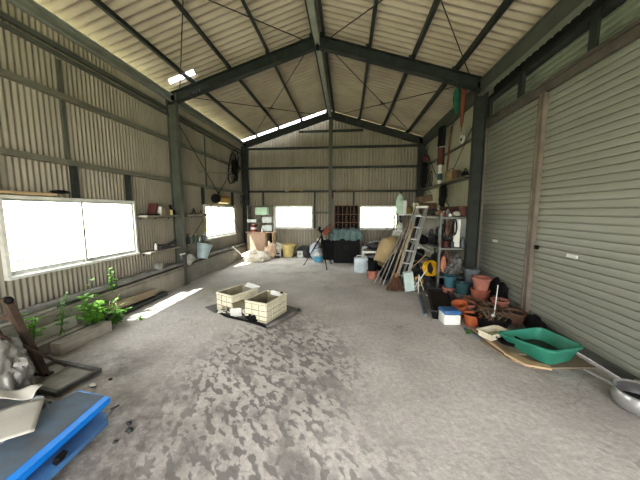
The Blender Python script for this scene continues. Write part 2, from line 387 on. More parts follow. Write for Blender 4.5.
        # pale lower flange edge
# purlins (C section) each its own piece
for sgn, side in ((-1, 'left'), (1, 'right')):
    for off, w in ((.10, .05), (.95, .05), (1.73, .05), (2.50, .05)):
        x = XM + sgn * off; z = rz(x) + .2
        mb = MB(); up = Vector((-sgn * 0, 0, 1))
        mb.b2((x - .004, YF, z), (x + .004, 9.12, z + .1)); mb.b2((x - .004, YF, z), (x + .046, 9.12, z + .006)); mb.b2((x + .04, YF, z), (x + .046, 9.12, z + .022))
        for y in (Y0, YM, YB): mb.b2((x - .05, y - .03, z - .0), (x - .004, y + .03, z + .08))
        trim(mb, STEEL, 'roof purlin %s side' % side)
mb = MB(); mb.b2((XM - .05, YF, rz(XM) - .0 + .03), (XM + .05, WB - .2, rz(XM) + .045)); mb.b2((XM - .004, YF, rz(XM) + .045), (XM + .004, WB - .2, rz(XM) + .15))
mb.b2((XM - .05, YF, rz(XM) + .15), (XM + .05, WB - .2, rz(XM) + .16)); trim(mb, LGIRT, 'ridge strut')
# eave beams
mb = MB(); mb.b2((-3.60, YF, 3.80), (-3.59, WB, 3.94)); mb.b2((-3.60, YF, 3.80), (-3.52, WB, 3.81)); mb.b2((-3.60, YF, 3.93), (-3.52, WB, 3.94))
trim(mb, LGIRT, 'left eave channel')
mb = MB(); mb.b2((-3.70, YF, 3.64), (-3.66, WB, 3.70)); mb.b2((-3.70, YF, 3.55), (-3.64, WB, 3.58)); trim(mb, GIRT, 'left eave plate')
mb = MB(); mb.hbeam((2.36, YF, 3.80), (2.36, YM, 3.80), .1, .25); trim(mb, GIRT, 'deep eave beam over the shutters')
mb = MB(); mb.b2((2.40, YM, 3.72), (2.41, WB, 3.95)); mb.b2((2.40, YM, 3.72), (2.50, WB, 3.73)); mb.b2((2.36, YM, 3.94), (2.50, WB, 3.95)); trim(mb, GIRT, 'rear right eave channel')
# girts
def girt(a, b, w=.06, h=.06, m=WGIRT, label='wall girt', up=(0, 0, 1)):
    a = Vector(a); b = Vector(b); mb = MB(); mb.bar(a, b, w, .006, up); 
    d = (b - a).normalized(); x = d.cross(Vector(up)).normalized()
    mb.bar(a + Vector((0, 0, .035)) + x * w / 2, b + Vector((0, 0, .035)) + x * w / 2, .006, h)
    trim(mb, m, label)
for y0, y1 in ((YF, YM - .05), (YM + .05, YB)):
    girt((-3.67, y0, 3.03), (-3.67, y1, 3.03), label='upper left girt')
    girt((-3.67, y0, 2.20), (-3.67, y1, 2.20), m=WGIRT, label='left girt over the windows')
girt((-3.67, W1[1] + .02, 1.47), (-3.67, W2[0] - .02, 1.47), label='left girt between windows')
for x, z in ((-1, 3.74), (-1, 3.07), (-1, 2.26)):
    girt((WL, WB - .05, z), (XM - .06, WB - .05, z), m=STEEL, label='back wall girt left half'); girt((XM + .06, WB - .05, z), (WR, WB - .05, z), m=STEEL, label='back wall girt right half')
girt((B1[1], WB - .05, 1.52), (XM - .06, WB - .05, 1.52), m=GIRT, label='short back girt beside window')
girt((XM - 1.1, WB - .05, 4.28), (XM + 1.1, WB - .05, 4.28), m=STEEL, label='gable girt')
mb = MB(); mb.b2((XM - .055, WB - .17, 0), (XM + .055, WB - .16, rz(XM))); mb.b2((XM - .055, WB - .06, 0), (XM + .055, WB - .05, rz(XM))); mb.b2((XM - .006, WB - .16, 0), (XM + .006, WB - .06, rz(XM)))
trim(mb, GIRT, 'gable centre post')
for y in (2.42, 3.27, 4.15, 6.47, 8.22):
    mb = MB(); z0 = WZ[1]; mb.b2((-3.71, y - .04, z0), (-3.70, y + .04, 2.2)); mb.b2((-3.71, y - .04, z0), (-3.65, y - .034, 2.2)); mb.b2((-3.655, y - .04, z0), (-3.65, y + .02, 2.2)); trim(mb, STEEL, 'dark stud over left window')
for y in (3.22, 6.7): 
    mb = MB(); mb.b2((-3.71, y - .02, 2.25), (-3.695, y + .02, 3.52)); trim(mb, GIRT, 'vertical sheet joint strip')
for x in (-3.0, B1[1] + .06, B2[0] - .2, B2[1] + .04):
    mb = MB(); mb.b2((x - .03, WB - .055, 1.0 if x > -2 else BZ[1]), (x + .03, WB - .02, 2.26)); trim(mb, STEEL, 'dark stud on the back wall')
for z in (2.27, 3.05):
    girt((WR - .04, YM + .1, z), (WR - .04, WB, z), m=WGIRT, label='rear right girt')
# brace rods in roof and walls
def rod(p, q, label, r=.008):
    mb = MB(); mb.tube([p, q], r, 6); a, b = Vector(p), Vector(q); c = a.lerp(b, .5); d = (b - a).normalized()
    mb.tube([c - d * .09, c + d * .09], .016, 6); trim(mb, STEEL, label)
for ya, yb, nm in ((Y0, YM, 'front bay'), (YM, YB, 'rear bay')):
    for sgn in (-1, 1):
        xe = XM + sgn * 2.75; xi = XM + sgn * .15
        rod((xi, ya + .05, rz(xi) + .12), (xe, yb - .08, rz(xe) + .12), nm + ' roof brace rod'); rod((xe, ya + .08, rz(xe) + .10), (xi, yb - .08, rz(xi) + .10), nm + ' roof brace rod')
rod((-3.63, YM + .1, 3.6), (-3.63, 9.0, .6), 'left wall brace rod'); rod((-3.62, YM + .1, .6), (-3.62, 9.0, 3.6), 'left wall brace rod')
rod((2.49, YM + .15, 3.6), (2.49, 9.0, .6), 'right wall brace rod'); rod((2.48, YM + .15, .6), (2.48, 9.0, 3.6), 'right wall brace rod')

# block stem wall along the left, with joint grooves
mb = MB(); y = YF
while y < 9.2:
    mb.b2((-3.70, y, 0), (-3.50, min(y + .395, 9.2), .36), bev=.004); y += .40
mb.b2((-3.69, YF, .36), (-3.52, 9.2, .40))
struct('baseboard_left', mb, BLOCK, 'low grey-brown concrete block kerb along the left wall')
mb = MB(); mb.b2((WL, WB - .1, 0), (WR, WB - .02, .12)); struct('baseboard_back', mb, BLOCK, 'low concrete kerb along the back wall')

# windows -----------------------------------------------------------
def window(n, along, plane, a0, a1, z0, z1, label, split):
    root = MB(); dep = .07
    def B(a, b, zl, zh, d0=0, d1=dep):
        s = 1 if along == 'y' else -1
        if along == 'y': root_.b2((plane - .03 + d0, a, zl), (plane - .03 + d1, b, zh))
        else: root_.b2((a, plane + .03 - d1, zl), (b, plane + .03 - d0, zh))
    root_ = MB(); t = .035
    B(a0, a1, z1 - t, z1, 0, .09); B(a0, a1, z0, z0 + t, 0, .11); B(a0, a0 + t, z0 + t, z1 - t, 0, .09); B(a1 - t, a1, z0 + t, z1 - t, 0, .09)
    o = struct('window_%d' % n, root_, WFRAME, label)
    m = a0 + (a1 - a0) * split
    for i, (p, q, d) in enumerate(((a0 + t, m + .015, .02), (m - .015, a1 - t, .045))):
        root_ = MB(); s = .026
        B(p, q, z1 - t - s, z1 - t, d, d + .02); B(p, q, z0 + t, z0 + t + .05, d, d + .02); B(p, p + s, z0 + t + .05, z1 - t - s, d, d + .02); B(q - s, q, z0 + t + .05, z1 - t - s, d, d + .02)
        sash = link('sash', root_, ALU if n < 3 else WFRAME, o)
        root_ = MB(); B(p + s, q - s, z0 + t + .05, z1 - t - s, d + .008, d + .012); link('pane', root_, GLASS, sash)
        if i == 0:
            root_ = MB(); B(q - .02, q - .004, (z0 + z1) / 2 - .05, (z0 + z1) / 2 + .03, d + .02, d + .045); link('latch', root_, DGREY, sash)
window(1, 'y', WL, *W1, *WZ, 'large white sliding window on the left wall, nearest', .5)
window(2, 'y', WL, *W2, *WZ, 'white sliding window on the left wall, by the rear corner', .46)
window(3, 'x', WB, *B1, *BZ, 'left window of the back wall', .38)
window(4, 'x', WB, *B2, *BZ, 'right window of the back wall', .30)

# roller shutters ----------------------------------------------------
SX = 2.66
def shutter(n, y0, y1, label):
    mb = MB(); z = .09; p = .086; V = None
    prof = [(.006, 0), (.006, .005), (-.010, .007), (-.013, .020), (-.014, .050), (-.012, .078), (-.006, .0855)]
    while z < 3.24:
        for dx, dz in prof:
            v = [mb.bm.verts.new((SX + dx, y0, z + dz)), mb.bm.verts.new((SX + dx, y1, z + dz))]
            if V: mb.bm.faces.new([V[0], V[1], v[1], v[0]])
            V = v
        z += p
    o = struct('door_%d' % n, mb, SHUT, label)
    mb = MB(); mb.b2((SX - .03, y0, .015), (SX + .02, y1, .10), bev=.004); link('bottom_bar', mb, GIRT, o)  # bar colour darkened to stand in for the shadow gap at the floor
    mb = MB(); mb.b2((SX - .036, (y0 + y1) / 2 - .08, .035), (SX - .03, (y0 + y1) / 2 + .08, .06)); link('handle', mb, ALU, o)
    mb = MB(); mb.b2((SX - .030, y1 - .75, 1.06), (SX - .02, y1 - .6, 1.10)); link('lock_plate', mb, WHITE, o)
    mb = MB(); mb.b2((SX - .038, y1 - .12, 1.08), (SX - .02, y1 - .06, 1.13)); link('lock_slot', mb, BLACK, o)
shutter(1, 4.00, 5.62, 'pale green-grey roller shutter beside the steel column')
shutter(2, -.66, 4.00, 'wide pale green-grey roller shutter nearest the camera')
struct('front_light_baffle', MB().b2((2.62, YF, 0), (2.72, -.6, 3.9)).b2((WL, YF - .03, 3.0), (2.72, YF, 4.9)).b2((WL, YF - .03, 0), (-3.0, YF, 3.0)), BOARD, 'unseen panels added beside and above the open front to cut sky light')  # unseen panels, added to narrow the front opening and cut sky fill
for y, lab in ((4.01, 'guide post between the two roller shutters'), (5.53, 'guide post beside the column'), (-.64, 'near guide post')):
    mb = MB(); mb.b2((SX - .06, y - .05, 0), (SX + .03, y + .05, 3.2)); mb.b2((SX - .07, y - .055, 0), (SX - .06, y - .03, 3.2)); mb.b2((SX - .07, y + .03, 0), (SX - .06, y + .055, 3.2))
    trim(mb, mat('guide_post', (.23, .20, .17), (.14, .12, .10), scale=4, rough=.5), lab)
mb = MB(); mb.b2((SX - .06, -.7, 3.18), (SX + .05, 5.6, 3.30)); mb.b2((SX - .09, -.7, 3.28), (SX - .06, 5.6, 3.32)); trim(mb, mat('header_beam', (.15, .135, .12), (.09, .08, .07), scale=4, rough=.5), 'shutter header beam')
mb = MB(); V = None
for k in range(5):
    z = 3.32 + k * .078
    for dx, dz in ((0, 0), (-.02, .02), (-.02, .05), (0, .07)):
        v = [mb.bm.verts.new((SX + .1 + dx, -.6, z + dz)), mb.bm.verts.new((SX + .1 + dx, 5.5, z + dz))]
        if V: mb.bm.faces.new([V[0], V[1], v[1], v[0]])
        V = v
trim(mb, SHUTC, 'slats running up behind the header')
mb = MB(); mb.b2((SX - .02, YF, 3.70), (SX + .12, 5.6, 3.76)); mb.b2((SX + .10, YF, 3.76), (SX + .12, 5.6, 4.02)); trim(mb, STEEL, 'upper rail above the shutters')
for y in (.9, 2.1, 3.32, 4.52, 5.42):
    mb = MB(); mb.b2((SX - .06, y - .05, 3.30), (SX - .05, y + .05, 3.72)); mb.b2((SX - .06, y + .04, 3.30), (SX + .04, y + .05, 3.72)); trim(mb, STEEL, 'short dark hanger above the header')

# ------------------------------------------------------------------ builders of kinds
def leaf(mb, p, d, L, w, droop=.3):
    p = Vector(p); d = Vector(d).normalized(); s = d.cross(Vector((0, 0, 1)))
    s = s.normalized() if s.length > .1 else Vector((1, 0, 0))
    q = [p, p + d * L * .35 + s * w, p + d * L * .75 + s * w * .8 - Vector((0, 0, droop * L * .3)), p + d * L - Vector((0, 0, droop * L)), p + d * L * .75 - s * w * .8 - Vector((0, 0, droop * L * .3)), p + d * L * .35 - s * w]
    mb.face(q)
def weed(label, loc, h, n, spread, m=LEAF, lw=.018, ll=.07, group=None, name='weed_plant'):
    r = thing(name, label, 'plant', loc, group=group); st = MB(); lf = MB()
    for i in range(n):
        a = random.uniform(0, 2 * PI); rr = random.uniform(.2, 1) * spread; hh = h * random.uniform(.5, 1)
        pts = [Vector((random.uniform(-.03, .03), random.uniform(-.03, .03), 0))]
        for k in range(1, 5):
            t = k / 4; pts.append(Vector((math.cos(a) * rr * t ** 1.5, math.sin(a) * rr * t ** 1.5, hh * t)))
        st.tube(pts, [.004, .0035, .003, .0025, .002], 5)
        for k in range(9):
            t = random.uniform(.25, 1); i0 = min(int(t * 4), 3); pp = pts[i0].lerp(pts[i0 + 1], t * 4 - i0); b = random.uniform(0, 2 * PI)
            leaf(lf, pp, (math.cos(b), math.sin(b), random.uniform(.0, .7)), ll * random.uniform(.6, 1.3), lw * random.uniform(.7, 1.3))
    part('stem', st, LEAFD, r); part('leaves', lf, m, r); return r
def grass_tuft(label, loc, h, n, m=LEAF, name='grass_tuft'):
    r = thing(name, label, 'plant', loc); lf = MB()
    for i in range(n):
        a = random.uniform(0, 2 * PI); L = h * random.uniform(.6, 1.2); out = L * random.uniform(.4, 1.0); pr = None
        s = Vector((-math.sin(a), math.cos(a), 0)) * .006; o = Vector((random.uniform(-.03, .03), random.uniform(-.03, .03), 0))
        for k in range(6):
            t = k / 5; c = o + Vector((math.cos(a) * out * t, math.sin(a) * out * t, L * (1.5 * t - 1.1 * t * t) + .005)); wd = 1.05 - t
            v = [lf.bm.verts.new(c - s * wd), lf.bm.verts.new(c + s * wd)]
            if pr: lf.bm.faces.new([pr[0], pr[1], v[1], v[0]])
            pr = v
    part('blades', lf, m, r); return r
def pot_mb(rt, rb, h, lip=.012, wall=.005, lh=.03, seg=28, sx=1, sy=1, M=None, c=(0, 0, 0)):
    return MB().lathe([(0, 0), (rb, 0), (rt - (rt - rb) * lh / h, h - lh), (rt - (rt - rb) * lh / h + lip, h - lh), (rt + lip, h), (rt - wall, h), (rt - wall - (rt - rb) * .9, .012), (0, .012)], c, seg, M, sx, sy)
def flower_pot(name, label, loc, rt, rb, h, m, rot=(0, 0, 0), soil=True, group=None, lip=.012, cat='plant pot', plant=None):
    r = thing(name, label, cat, loc, rot, group)
    part('pot_body', pot_mb(rt, rb, h, lip, lh=min(.03, h * .18)), m, r, 'auto')
    if soil:
        part('soil', MB().lathe([(0, h * .82 + .006), (rt * .5, h * .82), (rt * .93 - (rt - rb) * .18, h * .8)], seg=20), SOIL, r, True)
    if plant:
        tw = MB()
        for i in range(plant):
            a = random.uniform(0, 2 * PI); L = rt * random.uniform(.8, 1.7); x0 = Vector((random.uniform(-.5, .5) * rt, random.uniform(-.5, .5) * rt, h * .8))
            x1 = x0 + Vector((math.cos(a) * L * .4, math.sin(a) * L * .4, L * .5)); x2 = x1 + Vector((math.cos(a) * L * .5, math.sin(a) * L * .5, -L * .1))
            tw.tube([x0, x1, x2], [.004, .003, .002], 5)
        part('dry_twigs', tw, TWIG, r)
    return r
def bucket(name, label, loc, rt, rb, h, m, rot=(0, 0, 0), cat='bucket', handle=True, group=None):
    r = thing(name, label, cat, loc, rot, group)
    part('bucket_body', pot_mb(rt, rb, h, .008, .004, .02), m, r, 'auto')
    if handle:
        pts = [(math.cos(a) * (rt + .01), -.35 * rt * math.sin(a), h - .02 + math.sin(a) * rt * .12) for a in [PI * k / 12 for k in range(13)]]
        part('bail_handle', MB().tube(pts, .004, 6), ALU, r, True)
    return r
def drape(label, name, loc, sx, sy, h, m, fold=.04, rot=0, n=44, seed=0, drop=(1, 1, 1, 1), cat='cloth', top=0.0):
    """cloth over a box of sx by sy whose top is at z=h; drop = hang length on -x,+x,-y,+y"""
    mb = MB(); ax0, ax1, ay0, ay1 = drop
    def f(u, v):
        X = -sx / 2 - ax0 + u * (sx + ax0 + ax1); Y = -sy / 2 - ay0 + v * (sy + ay0 + ay1)
        ox = max(0, abs(X) - sx / 2); oy = max(0, abs(Y) - sy / 2); over = math.hypot(ox, oy) if ox and oy else ox + oy
        x = math.copysign(min(abs(X), sx / 2), X); y = math.copysign(min(abs(Y), sy / 2), Y)
        wv = noise.noise(Vector((X * 6, Y * 6, seed))) * fold; k = min(1, over / .1)
        if ox: x += math.copysign(.015 + over * .12, X) + math.sin(Y * 34 + seed) * fold * .6 * k
        if oy: y += math.copysign(.015 + over * .12, Y) + math.sin(X * 34 + seed) * fold * .6 * k
        return (x + wv * .3, y + wv * .3, h - over + .012 + abs(noise.noise(Vector((X * 4, Y * 4, seed + 5)))) * top)
    mb.grid(f, n, n); return solo(name, label, cat, mb, m, loc, (0, 0, rot), smooth=True, solid=.004)

# ================================================================== LEFT FOREGROUND
# two blue foam boards, one on the other
r = thing('foam_board', 'dusty blue foam board lying on top of a second one', 'board', (-2.14, 1.20, .0))
Rb = Matrix.Rotation(math.radians(0), 4, 'Z')
def outline(pts, rad=.05): return pts
top_pts = [(.352, .475), (.06, .50), (.01, .34), (.10, .02), (.14, -.62), (.47, -.62), (.43, -.16)]
mb = MB(); mb.prism(top_pts, .18, .225); bm = mb.bm
M = Matrix.Translation((0, 0, 0)) @ Euler((math.radians(-2), math.radians(3), 0)).to_matrix().to_4x4(); mb.transform(M)
part('board_edge', mb, BLUE, r, label='bright blue edge')
mb = MB()
ins = [(x - .05 if x > .3 else x, min(y, .485)) for x, y in top_pts]
def topf():
    c = mb.bm.verts.new((.27, 0, .232)); ring = [mb.bm.verts.new((x, y, .2265)) for x, y in ins]
    for k in range(len(ring)): mb.bm.faces.new([c, ring[k], ring[(k + 1) % len(ring)]])
topf(); mb.transform(M); part('dusty_top', mb, BLUED, r, label='dusty upper face')
r = thing('foam_board', 'faded blue foam board underneath the dusty one', 'board', (-2.10, 1.22, .0))
mb = MB(); mb.prism([(.385, .36), (.30, .43), (.05, .36), (.14, -.62), (.52, -.62), (.42, -.04)], .085, .12); mb.transform(M); part('board_body', mb, BLUE2, r)
mb = MB(); mb.tube([(.33, .45, .10), (.38, .47, .12), (.39, .42, .14), (.38, .36, .10)], .006, 6); part('cord_loop', mb, DGREY, r, True)
mb = MB(); mb.box((.425, .02, .145), (.035, .06, .05), (0, .5, .1), .008); part('black_clip', mb, BLACK, r, label='black plastic clip')
solo('storage_box', 'low dark box holding up the blue boards', 'box', MB().box((0, 0, .04), (.26, .7, .08), bev=.006), DGREY, (-1.93, 1.02, 0))
# white card sheet and plastic film bag
r = solo('card_sheet', 'bent off-white card lying on the blue board', 'card', MB().grid(lambda u, v: ((u - .5) * .28, (v - .5) * .30, .02 + .03 * math.sin(u * 2.4) * v), 10, 10), GREYSH, (-2.10, 1.30, .25), (.05, .06, .75), smooth=True, solid=.004)
solo('card_sheet', 'crumpled white paper sheet behind the bent card', 'card', MB().grid(lambda u, v: ((u - .5) * .30, (v - .5) * .09, .02 + .02 * math.sin(u * 6 + v * 3)), 14, 6), GREYSH, (-2.30, 1.50, .30), (.3, -.08, .12), smooth=True, solid=.003)
mb = MB(); mb.blob((0, 0, .25), (.56, .40, .64), .22, 5, 3, freq=1.5)
solo('plastic_sheet', 'big crumpled heap of dusty clear plastic film at the left edge', 'plastic sheet', mb, FILM, (-2.92, 1.74, 0), smooth='auto')
mb = MB(); mb.blob((0, 0, .10), (.62, .34, .26), .25, 4, 9, freq=1.8)
solo('plastic_sheet', 'flat dark plastic bag between the film heap and the blue boards', 'plastic sheet', mb, mat('dark_bag', (.10, .11, .115), (.05, .055, .06), rough=.35, scale=4), (-2.45, 1.52, 0), smooth='auto')
# screen frame on the floor
r = thing('window_screen', 'old wooden-framed screen lying flat on the floor', 'frame', (-2.76, 2.09, 0), (0, 0, math.radians(-9)))
mb = MB(); a, b = .30, .17
for s in (-1, 1): mb.box((0, s * b, .022), (a * 2 + .04, .035, .04), bev=.003); mb.box((s * a, 0, .022), (.035, b * 2, .04), bev=.003)
part('frame', mb, mat('dark_frame_wood', (.13, .13, .12), (.07, .07, .065), scale=6, rough=.8), r)
part('infill', MB().box((0, 0, .012), (a * 2 - .02, b * 2 - .02, .006)), mat('dusty_infill', (.30, .29, .26), (.20, .19, .17), scale=6, rough=.95), r)
part('divider', MB().box((-.05, 0, .018), (.012, b * 2, .01)), WOODG, r)
# leaning dark machine frame with bar
r = thing('old_machine', 'rusty dark upright of an old machine at the left edge', 'machine', (-2.90, 2.06, 0))
mb = MB(); mb.bar((0, .05, 0), (0, -.17, .86), .05, .05, (0, 1, 0)); mb.bar((-.30, .05, .02), (.06, .05, .02), .05, .04); mb.bar((-.30, .05, 0), (-.30, -.17, .86), .05, .05, (0, 1, 0)); mb.bar((-.30, -.12, .66), (0, -.12, .66), .04, .04); part('upright', mb, mat('rusty_iron', (.10, .07, .05), (.05, .035, .028), scale=9, rough=.8), r)
part('knob', MB().blob((.03, -.17, .84), (.07, .06, .07), .2, 2, 4), BLACK, r, True)
solo('steel_bar', 'dark steel bar leaning down onto the floor beside the screen', 'bar', MB().tube([(-2.78, 1.66, .70), (-2.85, 2.26, .015)], .014, 8), mat('rusty_iron', (.1, .07, .05)))
# timbers and pipe along the left wall
def beam(name, label, p, q, w, h, m, cat='timber'):
    p = Vector(p); q = Vector(q); c = (p + q) / 2; mb = MB(); mb.bar(p - c, q - c, w, h); bmesh.ops.bevel(mb.bm, geom=list(mb.bm.edges), offset=.005, segments=1, affect='EDGES')
    return solo(name, label, cat, mb, m, c, group=None)
beam('timber_beam', 'grey squared timber on the floor in front of the weeds, outermost', (-3.20, 2.44, .075), (-3.17, 3.06, .075), .13, .14, mat('light_grey_timber', (.40, .38, .34), (.28, .26, .23), scale=5, rough=.9, stretch=(4, 1, 4)))
beam('timber_beam', 'short weathered timber lying just behind the front grey timber', (-3.37, 2.25, .07), (-3.39, 3.0, .07), .12, .13, BLOCK)
beam('timber_plank', 'pale grey plank on top of the kerb below the nearest window', (-3.57, 1.7, .425), (-3.58, 2.75, .425), .14, .035, GREYSH)
beam('timber_plank', 'long brown plank leaning along the kerb beyond the weeds', (-3.42, 3.25, .20), (-3.44, 4.3, .14), .03, .12, CARD)
beam('timber_beam', 'dark plank at the foot of the kerb behind the weeds', (-3.43, 3.0, .04), (-3.44, 4.55, .04), .1, .07, STEEL)
beam('timber_plank', 'narrow grey plank between kerb and timbers at left edge', (-3.45, 1.9, .16), (-3.46, 2.9, .16), .06, .22, GREYSH)
r = thing('drain_pipe', 'long grey plastic pipe resting on the kerb along the left wall', 'pipe', (-3.56, 3.4, .47))
part('pipe', MB().tube([(0, -1.55, 0), (0, 5.4, 0)], .045, 14), PVC, r, 'auto')
for y in (-.9, .35, 2.2, 4.2): part('pipe_socket', MB().tube([(0, y, 0), (0, y + .14, 0)], .053, 14), PVC, r, 'auto')
beam('steel_pipe', 'thin dark pipe lying on the kerb behind the grey one', (-3.645, 2.2, .455), (-3.645, 8.9, .455), .03, .03, STEEL, 'pipe')
# weeds
weed('tall pale-leaved weed growing up in front of the nearest window sill', (-3.30, 2.88, .14), .62, 5, .16, LEAF, .025, .10)
weed('bushy green weed between the timbers, largest clump', (-3.29, 3.02, .08), .36, 16, .28, LEAF, .026, .085)
weed('low green weed spilling over the grey timber end', (-3.22, 3.22, .02), .24, 10, .22, LEAFD, .024, .08)
weed('small weed with thin leaves at left of the bushy clump', (-3.32, 2.62, .14), .55, 4, .14, LEAFD, .018, .07)
weed('single thin weed climbing the corrugated wall right of the bushy clump', (-3.46, 3.45, .40), .42, 4, .08, LEAFD, .02, .07)
weed('small broad-leaved weed at the left timber edge', (-3.34, 2.36, .14), .45, 5, .14, LEAF, .022, .08)
grass_tuft('arching pale grass tuft beside the weeds', (-3.36, 3.36, .10), .42, 16, mat('pale_grass', (.45, .52, .30), (.3, .38, .16)))
grass_tuft('short green tuft on the floor edge by the sunlit strip', (-3.02, 3.42, 0), .10, 22, LEAF)
# ---------------------------------------------------------- left wall shelves and what stands on them
def shelf(label, y0, y1, z, x0=-3.68, d=.20, m=WOODG, nb=3):
    r = thing('wall_shelf', label, 'shelf', (x0, (y0 + y1) / 2, z)); h = (y1 - y0) / 2
    part('board', MB().b2((0, -h, -.012), (d, h, .022)), m, r)
    for k in range(nb):
        y = -h + .06 + (2 * h - .12) * k / (nb - 1); mb = MB(); mb.bar((.0, y, -.012), (d - .02, y, -.012), .03, .02); mb.bar((.01, y, -.06), (.01, y, -.01), .03, .01, (1, 0, 0))
        part('bracket', mb, STEEL, r)
    return r
shelf('narrow wall shelf right of the nearest window, upper', 4.28, 5.15, 1.50)
shelf('short wall shelf just beyond the middle left column, upper', 5.42, 6.40, 1.50)
shelf('narrow wall shelf at sill height before the middle left column', 4.30, 5.15, .84)
shelf('sill-height wall shelf beyond the middle left column', 5.42, 6.42, .84)
S1 = 1.522
solo('book', 'dark reddish book leaning on the upper left shelf', 'book', MB().box((0, 0, .12), (.15, .04, .22), bev=.003), REDW, (-3.58, 4.50, S1), (-.45, 0, .2))
solo('book', 'dark flat binder lying under the leaning book', 'book', MB().box((0, 0, .015), (.17, .30, .03), bev=.003), BLACK, (-3.58, 4.46, S1 - .001))
solo('cup', 'white cup on the upper left shelf', 'cup', pot_mb(.042, .033, .16, .003), WHITE, (-3.56, 4.70, S1), smooth='auto')
solo('paper_sheet', 'crumpled white paper beside the white cup', 'paper', MB().blob((0, 0, .04), (.10, .14, .09), .5, 2, 3), WHITE, (-3.59, 4.62, S1 + .03), smooth='auto')
solo('cardboard_box', 'small brown cardboard box on the upper left shelf', 'box', MB().box((0, 0, .07), (.14, .16, .14), bev=.003), CARD, (-3.59, 4.86, S1))
solo('jar', 'yellowish jar at the end of the upper left shelf', 'jar', MB().lathe([(0, 0), (.035, 0), (.038, .01), (.038, .08), (.028, .09), (.028, .105), (0, .105)]), YELLOW, (-3.55, 5.0, S1), smooth='auto')
solo('power_tool', 'black lumpy tool by the column on the upper left shelf', 'tool', MB().box((0, 0, .05), (.09, .12, .10), bev=.01).tube([(0, 0, .10), (0, -.03, .2)], .022, 8), BLACK, (-3.60, 5.09, S1))
solo('bracket_tool', 'dark angular clamp on the shelf beyond the column', 'tool', MB().bar((0, -.12, .015), (0, .12, .015), .03, .03).bar((0, -.05, .02), (0, .02, .14), .02, .02).bar((0, .08, .02), (0, .0, .14), .02, .02), STEEL, (-3.58, 5.85, S1))
solo('bracket_tool', 'low rusty clamp further along the shelf beyond the column', 'tool', MB().bar((0, -.1, .012), (0, .1, .012), .05, .024).tube([(0, 0, .02), (0, .03, .10)], .018, 8), WOODB, (-3.58, 6.15, S1))
S2 = .862
def bottle(label, loc, r, h, m, cap=BLACK, name='bottle'):
    t = thing(name, label, 'bottle', loc)
    part('body', MB().lathe([(0, 0), (r, 0), (r * 1.02, .01), (r * 1.02, h * .62), (r * .45, h * .78), (r * .4, h * .9), (0, h * .9)], seg=18), m, t, 'auto')
    part('cap', MB().lathe([(0, h * .9), (r * .5, h * .9), (r * .5, h), (0, h)], seg=14), cap, t, 'auto'); return t
bottle('small white bottle on the sill-height shelf', (-3.58, 4.56, S2), .025, .15, WHITE)
solo('toolbox', 'small dark box beside the white bottle', 'box', MB().box((0, 0, .04), (.12, .18, .08), bev=.006), DGREY, (-3.59, 4.70, S2))
solo('hand_saw', 'dark handled tool lying on the sill-height shelf', 'tool', MB().bar((0, -.15, .02), (0, .08, .10), .02, .05).box((0, .13, .10), (.03, .10, .07), (.4, 0, 0), .01), DGREY, (-3.57, 4.95, S2))
bottle('dark bottle beyond the column on the sill-height shelf', (-3.57, 5.55, S2), .035, .22, DGREY)
bottle('grey bottle beyond the column, second from the column', (-3.57, 5.68, S2), .03, .18, GREYB, WHITE)
bottle('greenish bottle beyond the column, third from the column', (-3.57, 5.86, S2), .035, .20, mat('green_bottle', (.12, .2, .12)), WHITE)
bottle('white capped bottle nearest to the second left window', (-3.57, 6.2, S2), .04, .17, GREYB, WHITE)
solo('tin_can', 'dull tin can on the shelf below the second left window', 'can', MB().lathe([(0, 0), (.04, 0), (.04, .10), (.037, .10), (.037, .004), (0, .004)], seg=18), ALU, (-3.57, 6.02, S2), smooth='auto')
r = bucket('bucket', 'pale blue bucket hanging under the shelf behind the column', (-3.40, 5.80, .49), .17, .12, .34, PALEB, (math.radians(-14), math.radians(10), .3))
r = thing('plastic_bag', 'dusty grey-white plastic bag beside the pale blue bucket', 'bag', (-3.52, 5.50, .40)); part('bag_body', MB().blob((0, 0, .13), (.2, .3, .28), .3, 3, 12), mat('dusty_bag', (.42, .42, .38), (.25, .25, .22), rough=.5), r, True)
r = thing('water_meter', 'round grey valve fitting fixed above the pipe', 'valve', (-3.58, 4.56, .55)); part('dial', MB().tube([(0, 0, 0), (.07, 0, 0)], .075, 20), LGIRT, r, 'auto'); part('stub', MB().tube([(.02, 0, -.03), (.02, 0, -.06)], .03, 10), PVC, r)
r = thing('garden_tap', 'white-handled tap on the middle left column', 'tap', (-3.45, 5.16, .70)); part('handle', MB().box((.02, -.03, .0), (.04, .16, .03), bev=.008), WHITE, r); part('spout', MB().tube([(0, -.02, .0), (.0, -.05, -.05), (0, -.06, -.12)], .014, 8), PVC, r, True)
# on the girt over the first window
beam('timber_plank', 'short plank stored on the girt above the nearest window', (-3.62, 2.1, 1.80), (-3.62, 2.95, 1.80), .06, .03, WOODP)
solo('rag', 'dark rag on the ledge over the nearest window', 'cloth', MB().blob((0, 0, .02), (.08, .22, .05), .3, 2, 7), BLACK, (-3.60, 3.0, 1.815), smooth=True)
